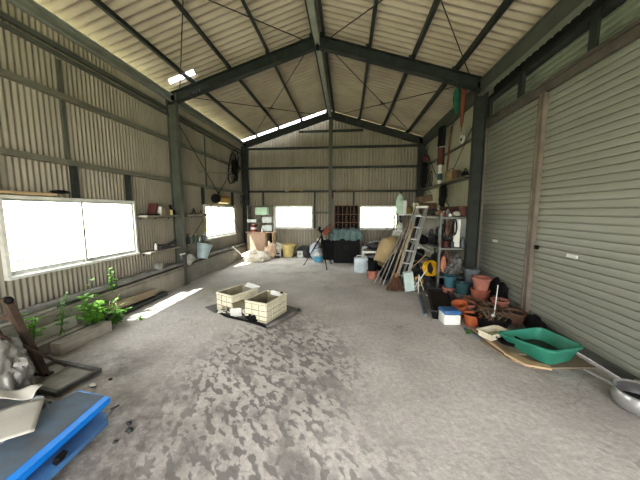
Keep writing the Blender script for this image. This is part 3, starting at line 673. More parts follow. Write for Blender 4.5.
# yellow rolled tube over the second window
r = thing('rolled_tube', 'yellow tube with a dark open end on the girt over the far left window', 'tube', (-3.52, 7.15, 1.93), (0, 0, .12))
part('roll', MB().lathe([(.105, -.42), (.12, -.42), (.12, .42), (.105, .42), (.105, -.42)], M=Matrix.Rotation(-PI / 2, 4, 'X'), seg=24), mat('amber_film', (.50, .30, .05), (.32, .17, .03), scale=5, rough=.35), r, 'auto')
part('dark_end', MB().lathe([(.0, -.40), (.125, -.40), (.125, -.45), (.104, -.47), (0, -.42)], M=Matrix.Rotation(-PI / 2, 4, 'X'), seg=24), BLACK, r, 'auto')
solo('wooden_plate', 'yellow-brown plate hanging left of the far left window', 'plate', MB().box((0, 0, .18), (.02, .12, .36), bev=.004), mat('ochre_board', (.40, .32, .12)), (-3.60, 6.36, 1.08))
# landing net with a long handle, up in the rear left corner
r = thing('landing_net', 'black round net with a long pole hung high in the rear left corner', 'net', (-3.50, 7.95, 2.95))
ring = [(.10 * math.sin(a), .30 * math.cos(a), .50 * math.sin(a)) for a in [2 * PI * k / 24 for k in range(25)]]
part('hoop', MB().tube(ring, .014, 6), BLACK, r, True)
mb = MB()
for k in range(-5, 6):
    t = k / 6; c = math.sqrt(1 - t * t)
    mb.tube([(0, .3 * t, -.5 * c), (.12, .26 * t, 0), (0, .3 * t, .5 * c)], .005, 4); mb.tube([(0, -.3 * c, .5 * t), (.12, 0, .45 * t), (0, .3 * c, .5 * t)], .005, 4)
for k in range(10): mb.blob((.05, random.uniform(-.16, .16), random.uniform(-.35, .3)), (.06, .16, .22), .5, 2, k)
part('net', mb, BLACK, r, True)
part('pole', MB().tube([(.03, .1, -.20), (.03, -1.95, -.42)], .012, 7), WOODG, r)
solo('coiled_cord', 'small dark coil hanging beside the far left window', 'cord', MB().tube([(0, .09 * math.cos(a), .14 * math.sin(a)) for a in [2 * PI * k / 16 for k in range(17)]], .012, 6).tube([(0, 0, -.14), (.01, -.03, -.3)], .01, 6), DGREY, (-3.60, 8.72, 2.0), smooth=True)

# ================================================================== REAR LEFT
r = thing('storage_cabinet', 'worn wooden cabinet with a pinkish door in the rear left corner', 'cabinet', (-2.98, 8.95, 0))
mb = MB(); mb.b2((-.46, -.22, .06), (-.43, .22, .86)); mb.b2((.43, -.22, .06), (.46, .22, .86)); mb.b2((-.46, .2, .06), (.46, .22, .86)); mb.b2((-.43, -.22, .06), (.43, .2, .09)); mb.b2((.21, -.22, .09), (.235, .2, .86))
for sx in (-1, 1):
    mb.b2((sx * .44 - .02, -.2, 0), (sx * .44 + .02, -.16, .06))
part('carcass', mb, WOODP, r); part('top', MB().b2((-.49, -.25, .86), (.49, .23, .89)), PINKW, r)
d = part('door', MB().box((-.11, -.23, .475), (.62, .02, .74), bev=.004), PINKW, r); part('knob', MB().lathe([(0, 0), (.014, 0), (.014, .02), (0, .025)], (.15, -.24, .5), 10, Matrix.Rotation(PI / 2, 4, 'X')), STEEL, d)
part('niche_back', MB().b2((.24, .18, .09), (.43, .195, .86)), BLACK, r)
r = thing('open_shelf', 'open shelf rack standing on the corner cabinet', 'shelf', (-2.98, 9.0, .89))
for x in (-.46, .46): part('side_panel', MB().b2((x - .012, -.16, 0), (x + .012, .16, .90)), WOODG, r)
for z in (.30, .56, .88): part('shelf_board', MB().b2((-.46, -.16, z), (.46, .16, z + .02)), WOODG, r)
solo('storage_box', 'pale mint plastic box on the corner shelf rack, top level', 'box', MB().box((0, 0, .13), (.42, .24, .26), bev=.012), MINT, (-2.96, 8.98, 1.471))
for (x, z, lab, m_) in ((-.30, 1.22, 'white tray on the middle level of the corner rack, left', WHITE), (.24, 1.21, 'white basket on the middle level of the corner rack, right', WHITE), (.24, .91, 'clear drawer on the lowest level of the corner rack', GREYB)):
    r = thing('storage_tray', lab, 'tray', (-2.98 + x, 8.95, z if z < 1 else z - .008)); hh = .20 if x > 0 else .1
    mb = MB(); mb.b2((-.17, -.15, 0), (.17, .13, .008)); mb.b2((-.17, -.15, 0), (-.162, .13, hh)); mb.b2((.162, -.15, 0), (.17, .13, hh)); mb.b2((-.17, -.15, 0), (.17, -.142, hh)); mb.b2((-.17, .122, 0), (.17, .13, hh))
    part('tray_body', mb, mat('translucent_white', (.60, .64, .64), (.45, .48, .48), rough=.4), r); part('handle', MB().box((0, -.16, hh * .6), (.12, .02, .02), bev=.004), WHITE, r)
r = thing('paint_can', 'red and white tin on the corner cabinet', 'can', (-3.24, 8.88, .89)); part('tin', MB().lathe([(0, 0), (.11, 0), (.11, .24), (.10, .25), (0, .25)]), RED, r, 'auto'); part('band', MB().lathe([(.112, .08), (.112, .15)]), WHITE, r, 'auto', label='white band'); part('lid', MB().lathe([(.11, .25), (.112, .262), (0, .262)]), WHITE, r, 'auto')
bottle('small white bottle at the front of the corner cabinet', (-2.90, 8.76, .89), .035, .15, WHITE, WHITE)
# white heap
r = thing('fabric_heap', 'pale heap of cloth and plastic lit by the sun in front of the corner cabinet', 'cloth', (-2.92, 8.12, 0))
part('heap', MB().blob((0, 0, .12), (.80, .62, .42), .42, 4, 5, flat=.3), mat('sunlit_sheet', (.80, .76, .68), (.62, .56, .46), rough=.8, scale=3), r, 'auto')
r = thing('sack', 'small pale orange and white sack standing up behind the sunlit heap', 'bag', (-2.58, 8.62, .0)); part('bag_body', MB().blob((0, 0, .24), (.36, .30, .54), .5, 4, 8), mat('peach_bag', (.78, .62, .48), (.60, .42, .28)), r, True); part('knot', MB().blob((-.04, 0, .52), (.08, .07, .16), .3, 2, 2), WHITE, r, True)
beam('grey_board', 'grey board leaning on the kerb near the rear left corner', (-3.46, 7.62, .52), (-3.05, 7.85, .03), .14, .03, GREYSH, 'board')
beam('dark_plank', 'dark plank lying by the corner cabinet', (-2.75, 8.6, .03), (-2.3, 8.75, .03), .08, .05, STEEL, 'plank')
r = thing('plastic_box', 'white square tub with bags on top left of the yellow bucket', 'tub', (-2.40, 9.02, 0)); part('box_body', pot_mb(.15, .13, .27, .01, seg=4, M=Matrix.Rotation(PI / 4, 4, 'Z')), WHITE, r); part('blue_label', MB().box((.0, -.112, .12), (.14, .004, .05)), BLUEL, r)
solo('plastic_bag', 'crumpled white bag on the white square tub', 'bag', MB().blob((0, 0, .10), (.32, .26, .26), .5, 3, 21), WHITE, (-2.42, 9.02, .26), smooth='auto')
r = bucket('bucket', 'yellow plastic bucket with a wide rim at the back wall', (-2.05, 9.0, 0), .235, .17, .42, YELLOW, handle=False); part('rim_flange', MB().lathe([(.235, .40), (.285, .41), (.285, .42), (.235, .425)]), YELLOW, r, 'auto'); part('bail_handle', MB().tube([(.24 * math.cos(a), -.06 * math.sin(a) - .02, .43 + .06 * math.sin(a)) for a in [PI * k / 10 for k in range(11)]], .006, 6), YELLOW, r, True)
r = thing('plastic_box', 'small white box right of the yellow bucket', 'box', (-1.60, 8.95, 0)); part('box_body', MB().box((0, 0, .11), (.20, .16, .22), bev=.012), WHITE, r); part('side_label', MB().box((-.02, -.082, .12), (.10, .004, .07)), GREYSH, r)
beam('dark_plank', 'short dark stick leaning by the small white box', (-1.86, 8.75, .02), (-1.72, 8.9, .13), .03, .03, STEEL, 'stick')
beam('leaning_slat', 'thin board leaning on the wall behind the white bag', (-2.5, 9.12, .03), (-2.42, 9.19, .95), .10, .02, GREYSH, 'board')
beam('scrap_board', 'flat pale board on the floor in front of the yellow bucket', (-2.45, 8.78, .012), (-1.65, 8.74, .012), .05, .02, GREYSH, 'board')
solo('dark_bag', 'dark green bag behind the small white box', 'bag', MB().blob((0, 0, .18), (.5, .25, .40), .3, 3, 17), mat('dark_green_bag', (.06, .075, .06)), (-1.50, 9.10, 0), smooth='auto')
solo('dark_bag', 'dark pointed bundle right of the small white box', 'bag', MB().blob((0, 0, .16), (.24, .2, .36), .3, 3, 27), DGREY, (-1.38, 8.88, 0), smooth='auto')
solo('plastic_bag', 'upright pale blue-white bag behind the tripod', 'bag', MB().blob((0, 0, .26), (.40, .24, .58), .18, 3, 31), mat('bluewhite_bag', (.58, .63, .70), (.45, .5, .58), rough=.5), (-1.06, 8.75, 0), smooth=True)
solo('plastic_bag', 'small white bag lying high behind the tripod', 'bag', MB().blob((0, 0, .07), (.34, .2, .16), .5, 3, 33), WHITE, (-.84, 8.86, .56), smooth='auto')
r = bucket('wash_basin', 'round blue basin with white cloth beside the tripod', (-.90, 8.20, 0), .15, .12, .19, BASIN, cat='basin', handle=False)
solo('rag', 'white crumpled cloth piled in the blue basin', 'cloth', MB().blob((0, 0, .06), (.28, .26, .20), .4, 3, 41), WHITE, (-.90, 8.20, .15), smooth='auto')
r = thing('black_case', 'black box behind the tripod', 'box', (-.55, 8.70, 0)); part('case_body', MB().box((0, 0, .30), (.46, .34, .60), bev=.015), BLACK, r); part('lid', MB().box((0, 0, .62), (.48, .36, .04), bev=.01), BLACK, r)
# tripod with instrument
r = thing('tripod', 'black camera-style tripod with an orange-red instrument head', 'tripod', (-.80, 7.45, 0))
apex = Vector((.08, 0, .90))
for f in ((-.46, .12, 0), (.27, -.42, 0), (.34, .42, 0)):
    lg = MB(); f = Vector(f); m_ = apex.lerp(f, .5); lg.bar(apex, m_, .035, .03); lg.bar(m_, f, .022, .02); l = part('leg', lg, BLACK, r); part('foot', MB().box(f + Vector((0, 0, .012)), (.035, .035, .024), bev=.004), DGREY, l)
part('centre_column', MB().tube([(.08, 0, .55), (.08, 0, 1.02)], .016, 10), BLACK, r); part('spreader', MB().bar((-.12, .05, .52), (.08, 0, .58), .012, .02).bar((.18, -.17, .52), (.08, 0, .58), .012, .02).bar((.2, .19, .52), (.08, 0, .58), .012, .02), BLACK, r)
hd = part('head', MB().box((.08, 0, 1.03), (.12, .1, .07), bev=.01).box((.02, 0, 1.10), (.07, .07, .12), (0, .3, 0), .01), BLACK, r)
part('instrument', MB().box((.22, -.02, 1.03), (.20, .10, .13), (0, -.7, 0), .015).tube([(.28, -.02, 1.1), (.36, -.02, 1.18)], .03, 12), mat('orange_red', (.26, .07, .04), (.10, .03, .02)), r, label='orange-red instrument')
part('pan_handle', MB().tube([(.1, -.02, 1.05), (.34, -.05, 1.24)], .012, 8), BLACK, r)
# black cabinet with towel
r = thing('black_cabinet', 'black two-door cabinet under the teal towel', 'cabinet', (.0, 8.30, 0))
part('carcass', MB().box((0, 0, .49), (.80, .52, .97), bev=.01), BLACK, r)
for s in (-1, 1):
    d = part('door', MB().box((s * .195, -.27, .49), (.375, .018, .90), bev=.006), mat('black_door', (.012, .012, .013), rough=.6, spec=.15), r); part('pull', MB().box((s * .04, -.285, .5), (.014, .02, .12), bev=.004), DGREY, d)
drape('faded teal towel draped over the black cabinet', 'towel', (.0, 8.28, .0), .84, .56, .99, CLOTHT, .045, 0, 50, 3, (.26, .22, .30, .2), top=.16)
# wall rack between windows
r = thing('bottle_rack', 'brown wooden pigeonhole rack on the back wall between the windows', 'shelf', (-.02, 9.12, .92))
mb = MB(); mb.b2((-.41, .09, 0), (.41, .11, .88)); part('back_panel', mb, BLACK, r)
for z in (0, .28, .56, .86): part('shelf_board', MB().b2((-.41, -.10, z), (.41, .10, z + .022)), WOODB, r)
for x in (-.41, -.14, .13, .39): part('divider', MB().b2((x, -.10, .022), (x + .02, .10, .86)), WOODB, r)
for i, (x, z) in enumerate(((-.28, .022), (0, .022), (.26, .022), (-.28, .302), (0, .302), (.26, .302), (-.28, .582), (.02, .582), (.26, .582))):
    rows = ('bottom', 'middle', 'top')[i // 3]; colr = ('left', 'centre', 'right')[i % 3]
    bottle('small reddish-brown bottle in the pigeonhole rack, %s row, %s' % (rows, colr), (x - .02, 9.08, .92 + z), .045, .22, BROWNP if i % 3 else REDW, GREYSH)
# logs on the back girt
solo('bent_branch', 'curved pale branch stored on the back girt over the left window', 'branch', MB().tube([(-.32, 0, .02), (-.18, 0, .06), (0, -.02, .085), (.16, 0, .07), (.30, 0, .03)], [.02, .03, .035, .03, .018], 8), DRY, (-1.86, 9.21, 2.28), smooth=True)
solo('bent_branch', 'long thin brown stick on the back girt right of the centre post', 'branch', MB().tube([(-.5, 0, .02), (-.1, 0, .045), (.3, 0, .03), (.6, 0, .02)], .018, 7), WOODB, (.05, 9.21, 2.28), smooth=True)
solo('hanging_hook', 'red-brown hook hanging by the centre post', 'handle', MB().tube([(0, 0, -.12), (0, 0, .1), (.06, 0, .15), (.12, 0, .1)], .02, 7), REDW, (-.50, 9.14, 2.16), smooth=True)
# ================================================================== CENTRE: crates on a rubber mat
CR = math.radians(-19)
mb = MB(); P = [(-2.32, 3.98), (-2.05, 3.78), (-1.95, 3.83), (-1.80, 3.64), (-1.45, 3.52), (-1.22, 3.42), (-1.02, 3.31), (-.70, 3.98), (-.78, 4.06), (-1.05, 4.25), (-1.4, 4.48), (-1.9, 4.58)]
c0 = Vector((-1.55, 3.95, 0)); mb.prism([(x - c0.x, y - c0.y) for x, y in P], .002, .022)
r = thing('rubber_mat', 'dusty black rubber mat with ragged edge under the two crates', 'mat', c0); part('mat_sheet', mb, RUBBER, r)
part('rolled_edge', MB().tube([(.48, -.62, .03), (.58, -.48, .045), (.66, -.30, .035), (.74, -.12, .045), (.81, .05, .04)], [.018, .03, .022, .032, .018], 8), RUBBER, r, True)
part('curled_rim', MB().tube([(-.50, -.12, .02), (-.26, -.30, .03), (.08, -.42, .022), (.32, -.52, .03), (.50, -.62, .02)], [.012, .02, .014, .022, .014], 8), BLACK, r, True)
part('torn_flap', MB().blob((.22, -.40, .06), (.22, .12, .12), .5, 3, 6), BLACK, r, 'auto'); part('torn_flap', MB().blob((-.36, -.14, .03), (.16, .12, .05), .5, 3, 16), DGREY, r, 'auto')
def crate_meshes(L=.52, Wd=.37, H=.29, broken=False):
    out = {}
    t = .012
    fl = MB(); fl.b2((-Wd / 2, -L / 2, 0), (Wd / 2, L / 2, .01))
    for k in range(7): x = -Wd / 2 + Wd * k / 6; fl.b2((x - .004, -L / 2, .01), (x + .004, L / 2, .018))
    out['floor_grid'] = [fl]
    def side(hor, fixed, sgn, skip=()):
        m = MB(); half = (Wd if hor else L) / 2; a = fixed
        def B(u0, u1, z0, z1, e=0):
            lo, hi = (a - t / 2 - (e if sgn < 0 else 0), a + t / 2 + (e if sgn > 0 else 0))
            if hor: m.b2((u0, lo, z0), (u1, hi, z1))
            else: m.b2((lo, u0, z0), (hi, u1, z1))
        n = 3 if hor else 4
        for z0, z1 in ((.0, .022), (H - .03, H)): B(-half, half, z0, z1, .010 if z1 == H else .004)
        for k in range(n):
            u0 = -half + 2 * half * k / n + (.006 if k else 0); u1 = -half + 2 * half * (k + 1) / n - (.006 if k < n - 1 else 0)
            for j, (z0, z1) in enumerate(((.032, .085), (.096, .165), (.176, H - .040))):
                if (k, j) in skip: continue
                B(u0, u1, z0, z1, .003)
        return m
    out['end_wall'] = [side(True, -L / 2, -1), side(True, L / 2, 1)]
    if broken:
        out['end_wall'] = [side(True, -L / 2, -1, ((2, 0), (1, 0)))]
        s2 = MB(); s2.b2((-Wd / 2, L / 2 - .006, 0), (Wd / 2, L / 2 + .006, .09)); out['end_wall'].append(s2)
    inn = MB()  # added sheets behind the panels; their darker colour paints shade into the gaps
    if not broken: inn.b2((-Wd / 2 + .006, -L / 2 + .006, .01), (Wd / 2 - .006, -L / 2 + .009, H - .01)); inn.b2((-Wd / 2 + .006, L / 2 - .009, .01), (Wd / 2 - .006, L / 2 - .006, H - .01)); inn.b2((Wd / 2 - .009, -L / 2 + .009, .01), (Wd / 2 - .006, L / 2 - .009, H - .01))
    else: inn.b2((-Wd / 2 + .006, -L / 2 + .006, .01), (.05, -L / 2 + .009, H - .01))
    inn.b2((-Wd / 2 + .006, -L / 2 + .009, .01), (-Wd / 2 + .009, L / 2 - .009, H - .01)); out['gap_shade_sheet'] = [inn]
    out['side_wall'] = [side(False, -Wd / 2, -1), side(False, Wd / 2, 1, ((0, 0), (1, 0), (0, 1), (1, 1)) if broken else ())]
    return out
def crate(label, loc, rot, **k):
    r = thing('plastic_crate', label, 'crate', loc, rot, None)
    for nm, ms in crate_meshes(**k).items():
        for m_ in ms: part(nm, m_, OFFW if nm != 'gap_shade_sheet' else mat('crate_gap_shade', (.30, .27, .19), (.18, .16, .11), scale=6), r)
    return r
r = crate('yellowed white plastic harvest crate, the intact right one of two', (-1.20, 3.76, .024), (0, 0, CR))
part('loose_panel', MB().box((.03, .25, .26), (.26, .012, .07), (-.5, .1, 0), .004), WHITE, r); part('black_latch', MB().box((.1, .26, .29), (.05, .02, .02), bev=.003), BLACK, r)
r = crate('broken yellowed white plastic crate behind and left of the intact one', (-1.78, 4.05, .024), (0, 0, math.radians(-27)), broken=True)
part('folded_flap', MB().box((.05, .27, .29), (.30, .10, .01), (.5, .1, 0), .003), WHITE, r)
mb = MB(); 
for k in range(5):
    x = random.uniform(-.1, .12); y = random.uniform(-.1, .1); mb.box((x, y, .05 + k * .015), (random.uniform(.05, .14), random.uniform(.05, .12), .006), (random.uniform(-1, 1), random.uniform(-1, 1), random.uniform(0, 3)))
solo('broken_shard', 'broken white plastic shards fallen between the crates', 'debris', mb, OFFW, (-1.47, 3.72, .026))
solo('broken_shard', 'single curled white shard at the near corner of the broken crate', 'debris', MB().box((0, 0, .075), (.16, .008, .16), (.35, 0, .3), .002), WHITE, (-1.63, 3.62, .024))
solo('broken_shard', 'white shard with dark mark lying on the left edge of the mat', 'debris', MB().box((0, 0, .02), (.12, .08, .006), (.2, .1, .3)), WHITE, (-1.92, 3.76, .024))

# ================================================================== REAR RIGHT
r = thing('water_container', 'translucent pale blue water container standing on the floor', 'container', (.38, 6.86, 0))
part('tank', MB().box((0, 0, .20), (.36, .22, .40), bev=.03), mat('translucent_bluewhite', (.55, .63, .66), (.40, .48, .52), rough=.35), r, 'auto'); part('neck', MB().tube([(.12, 0, .40), (.12, 0, .44)], .03, 14), WHITE, r, 'auto'); part('grip', MB().tube([(-.12, 0, .39), (-.1, 0, .45), (.02, 0, .45), (.04, 0, .39)], .014, 8), WHITE, r, True)
flower_pot('plant_pot', 'terracotta pot on the floor under the black pail', (.62, 6.25, 0), .13, .10, .20, TERRAP, soil=False)
bucket('bucket', 'black pail standing in the terracotta pot beside the pale container', (.62, 6.25, .10), .115, .09, .32, BLACK, handle=False)
solo('plant_pot', 'black pot lying behind the terracotta pot', 'plant pot', MB().lathe([(0, 0), (.09, 0), (.13, .22), (.125, .22), (.085, .012), (0, .012)], (0, 0, .13), 22, Matrix.Rotation(1.45, 4, 'X')), BLACK, (.90, 6.25, 0), smooth='auto')
r = thing('low_bench', 'low dark bench with a white front edge beside the towel cabinet', 'bench', (.82, 7.25, 0))
part('bench_top', MB().b2((-.40, -.32, .56), (.40, .32, .60)), DGREY, r); part('front_edge', MB().b2((-.40, -.335, .50), (.30, -.32, .56)), WHITE, r, label='white front rail')
for sx in (-1, 1):
    for sy in (-1, 1): part('leg', MB().b2((sx * .37 - .02, sy * .28 - .02, 0), (sx * .37 + .02, sy * .28 + .02, .56)), ALU, r)
solo('machine_cover', 'rounded dark cover lying on the low bench', 'cover', MB().blob((0, 0, .07), (.62, .46, .22), .15, 3, 44, flat=.3), DGREY, (.84, 7.27, .60), smooth=True)
beam('white_board', 'white board leaning on the low bench end', (.50, 6.88, .02), (.42, 6.98, .66), .10, .015, WHITE, 'board')
solo('dark_crate', 'dark box under the low bench', 'box', MB().box((0, 0, .17), (.5, .4, .34), bev=.01), BLACK, (.86, 7.3, 0))
# tan tarp hanging over a stack
solo('stacked_boxes', 'dark stack of boxes hidden under the tan tarp', 'box', MB().box((0, 0, .36), (.34, .34, .72), bev=.01), DGREY, (1.18, 6.80, 0))
mb = MB()
def tf(u, v):
    a = 2 * PI * u; fold = 1 + .20 * (1 - abs(math.sin(a * 2.5 + .6)) * 1.6) * v + .07 * math.sin(a * 11) * v
    rr = (.03 + .30 * min(1, v * 1.7) + .14 * max(0, v - .4)) * fold; z = .98 - .10 * min(1, v * 1.7) - max(0, v - .45) * 1.25 * (.78 + .45 * math.sin(a * 2 + 1.2) * math.sin(a + 2.6)) + .02 * math.sin(a * 7) * v
    return (rr * math.cos(a) * 1.0 - .05 * v, rr * math.sin(a) * .85, max(.03, z))
mb.grid(tf, 72, 20)
solo('tarp', 'tan tarp draped over a stack in front of the right back window', 'tarp', mb, TARP, (1.20, 6.76, 0), smooth=True, solid=.005)
solo('plastic_bag', 'white crumpled bag on top of the stack behind the tan tarp', 'bag', MB().blob((0, 0, .10), (.46, .30, .28), .5, 3, 51), WHITE, (1.42, 6.98, .90), smooth='auto')
solo('plastic_bag', 'small white bag peaking above the larger crumpled one', 'bag', MB().blob((0, 0, .08), (.16, .16, .22), .5, 3, 52), WHITE, (1.36, 7.0, 1.12), smooth='auto')
# storage rack along the right wall
def rack(name, label, x0, x1, y0, y1, zs, m_post, m_shelf, topz):
    r = thing(name, label, 'rack', ((x0 + x1) / 2, (y0 + y1) / 2, 0)); hx, hy = (x1 - x0) / 2, (y1 - y0) / 2
    for sx in (-1, 1):
        for sy in (-1, 1):
            mb = MB(); mb.b2((sx * hx, sy * hy, 0), (sx * (hx - .045), sy * (hy - .005), topz)); mb.b2((sx * hx, sy * hy, 0), (sx * (hx - .005), sy * (hy - .045), topz)); part('post', mb, m_post, r)
    for z in zs:
        mb = MB(); mb.b2((-hx + .006, -hy + .006, z - .006), (hx - .006, hy - .006, z)); 
        for sy in (-1, 1): mb.b2((-hx + .006, sy * (hy - .006), z - .045), (hx - .006, sy * (hy - .012), z))
        for sx in (-1, 1): mb.b2((sx * (hx - .006), -hy + .006, z - .045), (sx * (hx - .012), hy - .006, z))
        part('shelf', mb, m_shelf, r)
    return r
PG = mat('galvanised_grey', (.22, .23, .22), (.13, .14, .13), scale=6, rough=.5, bump=.05)
rack('storage_rack', 'grey metal storage rack against the right wall beside the shutter column', 1.83, 2.44, 5.42, 6.80, (.30, .88, 1.50), PG, PG, 1.56)
rack('storage_rack', 'white-topped rack in the rear right corner', 1.28, 2.44, 6.98, 7.45, (.85, 1.54), PG, WHITE, 1.54)
solo('panel_sheet', 'whitish panel standing at the back of the grey rack, near one', 'panel', MB().box((0, 0, .30), (.015, .62, .60), bev=.002), WHITE, (2.425, 5.78, .885), (0, 0, .0))
solo('panel_sheet', 'whitish panel standing at the back of the grey rack, far one', 'panel', MB().box((0, 0, .29), (.015, .60, .58), bev=.002), GREYSH, (2.425, 6.44, .885))
solo('panel_sheet', 'pale narrow board upright on the middle rack shelf', 'panel', MB().box((0, 0, .28), (.015, .12, .56), (0, .06, 0), .002), WHITE, (2.22, 5.55, .882), (0, 0, 1.2))
solo('dark_crate', 'pale sheet bundle on the bottom rack shelf', 'bundle', MB().blob((0, 0, .18), (.26, .4, .40), .4, 4, 61), mat('grimy_bag', (.24, .24, .23), (.09, .09, .09), rough=.5), (2.28, 5.68, .302), smooth='auto').name = 'sheet_bundle'
# long red-brown box and things on top of the grey rack
r = thing('long_box', 'long dark red-brown box on the top shelf of the grey rack', 'box', (2.30, 6.02, 1.502)); part('box_body', MB().box((0, 0, .10), (.20, 1.1, .18), bev=.006), mat('dark_redbrown', (.13, .06, .05), (.07, .035, .03)), r); part('lid_edge', MB().box((0, 0, .185), (.21, 1.12, .03), bev=.004), BROWNP, r)
for (x, y, h, m_, lab) in ((1.93, 5.52, .10, RED, 'red-capped jar at the front corner of the rack top'), (2.05, 5.50, .07, WHITE, 'white jar on the rack top right of the red-capped jar'), (2.13, 5.62, .10, REDW, 'dark red tin on the rack top'), (2.06, 5.66, .16, GREYB, 'grey bottle standing behind the white jar on the rack top')):
    bottle(lab, (x, y, 1.502), .035, h, m_, WHITE if m_ is RED else RED)
solo('helmet', 'grey-white rounded object on the rack top near the column', 'helmet', MB().blob((0, 0, .05), (.16, .14, .12), .1, 3, 3, flat=.35), GREYSH, (2.30, 5.50, 1.70 - .003 + .0), smooth=True).location = (2.17, 5.50, 1.503)
# things on the middle shelf
solo('power_tool', 'black chainsaw-like tool on the middle shelf of the grey rack', 'tool', MB().box((0, 0, .09), (.18, .26, .16), bev=.02).box((0, -.0, .20), (.05, .22, .04), bev=.01).tube([(0, .12, .08), (0, .2, .14)], .03, 8), BLACK, (1.97, 5.95, .882))
solo('power_tool', 'dark handled machine further back on the middle shelf', 'tool', MB().box((0, 0, .10), (.2, .24, .18), bev=.02).tube([(0, -.1, .18), (0, -.06, .30), (0, .06, .30), (0, .1, .18)], .018, 8), DGREY, (1.97, 6.35, .882))
solo('rag', 'light blue rag hanging over the rack edge', 'cloth', MB().blob((0, 0, .06), (.10, .24, .16), .4, 3, 71), PALEB, (1.90, 6.62, .882), smooth='auto')
solo('dark_crate', 'small dark crate at the front right of the middle rack shelf', 'box', MB().box((0, 0, .06), (.26, .16, .12), bev=.006), mat('dark_brown_box', (.07, .045, .035), (.04, .025, .02)), (2.20, 5.56, .882)).location = (2.26, 5.74, .882)
solo('tin_can', 'small red tin on the middle rack shelf', 'can', MB().lathe([(0, 0), (.05, 0), (.05, .12), (0, .12)], seg=16), REDW, (2.02, 5.55, .882), smooth='auto')
# clutter at the foot of the rack
def engine(label, loc, rz, m1, m2, s=1):
    r = thing('garden_machine', label, 'machine', loc, (0, 0, rz))
    part('engine_block', MB().box((0, 0, .17 * s), (.26 * s, .30 * s, .2 * s), bev=.02).box((0, .0, .30 * s), (.16 * s, .2 * s, .08 * s), bev=.02), m1, r)
    part('flywheel_cover', MB().tube([(-.15 * s, 0, .2 * s), (-.19 * s, 0, .2 * s)], .10 * s, 18), m2, r, 'auto')
    part('base_frame', MB().tube([(-.14 * s, -.2 * s, .02), (-.14 * s, .2 * s, .02)], .014, 8).tube([(.14 * s, -.2 * s, .02), (.14 * s, .2 * s, .02)], .014, 8).bar((-.14 * s, -.1 * s, .04), (.14 * s, -.1 * s, .04), .03, .05).bar((-.14 * s, .1 * s, .04), (.14 * s, .1 * s, .04), .03, .05), STEEL, r)
    part('handle', MB().tube([(0, -.14 * s, .30 * s), (0, -.12 * s, .42 * s), (0, .12 * s, .42 * s), (0, .14 * s, .30 * s)], .012, 8), BLACK, r, True); return r
engine('dark engine with a reddish cover beside the grey rack', (1.52, 6.05, 0), .4, DGREY, REDW, 1.15)
engine('black engine standing behind the yellow hose', (1.58, 6.62, 0), -.3, BLACK, GREYB, 1.4)
solo('dark_bag', 'black bag slumped behind the poles at the foot of the rack', 'bag', MB().blob((0, 0, .28), (.30, .42, .60), .25, 3, 81, flat=.45), BLACK, (1.18, 6.32, 0), smooth='auto')
solo('plastic_bag', 'grey-white crumpled bag piled on the reddish engine', 'bag', MB().blob((0, 0, .08), (.3, .26, .2), .4, 3, 82), GREYSH, (1.53, 6.10, .47), smooth='auto')
solo('scoop', 'white-handled dark scoop lying on the machines', 'tool', MB().blob((0, 0, .05), (.2, .3, .12), .2, 3, 83).tube([(0, -.12, .08), (.03, -.32, .12)], .014, 7), BLACK, (1.58, 6.40, .72), smooth=True)
solo('dark_bag', 'dark bundle of netting under the middle shelf of the grey rack', 'bag', MB().blob((0, 0, .16), (.36, .5, .36), .35, 3, 84), DGREY, (2.1, 6.2, .303), smooth='auto')
# yellow hoses
def coil(label, loc, R_, r_, rot, n, m_):
    mb = MB()
    for k in range(n):
        mb.tube([((R_ - .01 * (k % 3)) * math.cos(a), (R_ - .01 * (k % 3)) * math.sin(a), (k - n / 2) * r_ * 1.7) for a in [2 * PI * j / 28 for j in range(29)]], r_, 8)
    return solo('hose_coil', label, 'hose', mb, m_, loc, rot, smooth=True)
coil('large bright yellow hose coil hanging on the front post of the grey rack', (1.73, 5.50, .44), .15, .018, (PI / 2 - .2, 0, .55), 4, YEL2)
coil('smaller yellow hose coil on the floor left of the large one', (1.52, 5.55, .15), .10, .012, (PI / 2 - .3, 0, .3), 3, YEL2)
solo('work_glove', 'faded orange-pink cloth hanging right of the rack front post', 'cloth', MB().blob((0, 0, .16), (.10, .05, .34), .2, 3, 91), mat('salmon_cloth', (.55, .25, .16), (.35, .15, .1)), (1.93, 5.395, .40), smooth=True)
solo('plastic_bag', 'grey-white bag at the front of the bottom rack shelf', 'bag', MB().blob((0, 0, .12), (.30, .22, .24), .5, 4, 92), mat('grimy_bag', (.24, .24, .23), (.09, .09, .09), rough=.5), (2.12, 5.33, .30), smooth='auto').location = (2.08, 5.56, .303)
# ladder
r = thing('ladder', 'aluminium step ladder folded and leaning on the rack', 'ladder', (1.0, 5.45, 0))
A0, A1 = Vector((0, .05, 0)), Vector((.62, .83, 1.70)); B0, B1_ = Vector((.20, -.02, 0)), Vector((.79, .74, 1.68))
for p_, q_ in ((A0, A1), (B0, B1_)): part('rail', MB().bar(p_, q_, .03, .065, (1, 0, 0)), ALU, r)
for k in range(1, 7):
    t = k / 6.8; part('rung', MB().bar(A0.lerp(A1, t), B0.lerp(B1_, t), .05, .025), ALU, r)
off = Vector((-.09, .09, .03))
for p_, q_ in ((A0, A1), (B0, B1_)): part('rear_rail', MB().bar(p_ + off, q_ + off * .3, .022, .045, (1, 0, 0)), PG, r)
part('top_cap', MB().box(A1.lerp(B1_, .5) + Vector((0, 0, .01)), (.26, .12, .05), (0, 0, -.45), .008), WHITE, r)
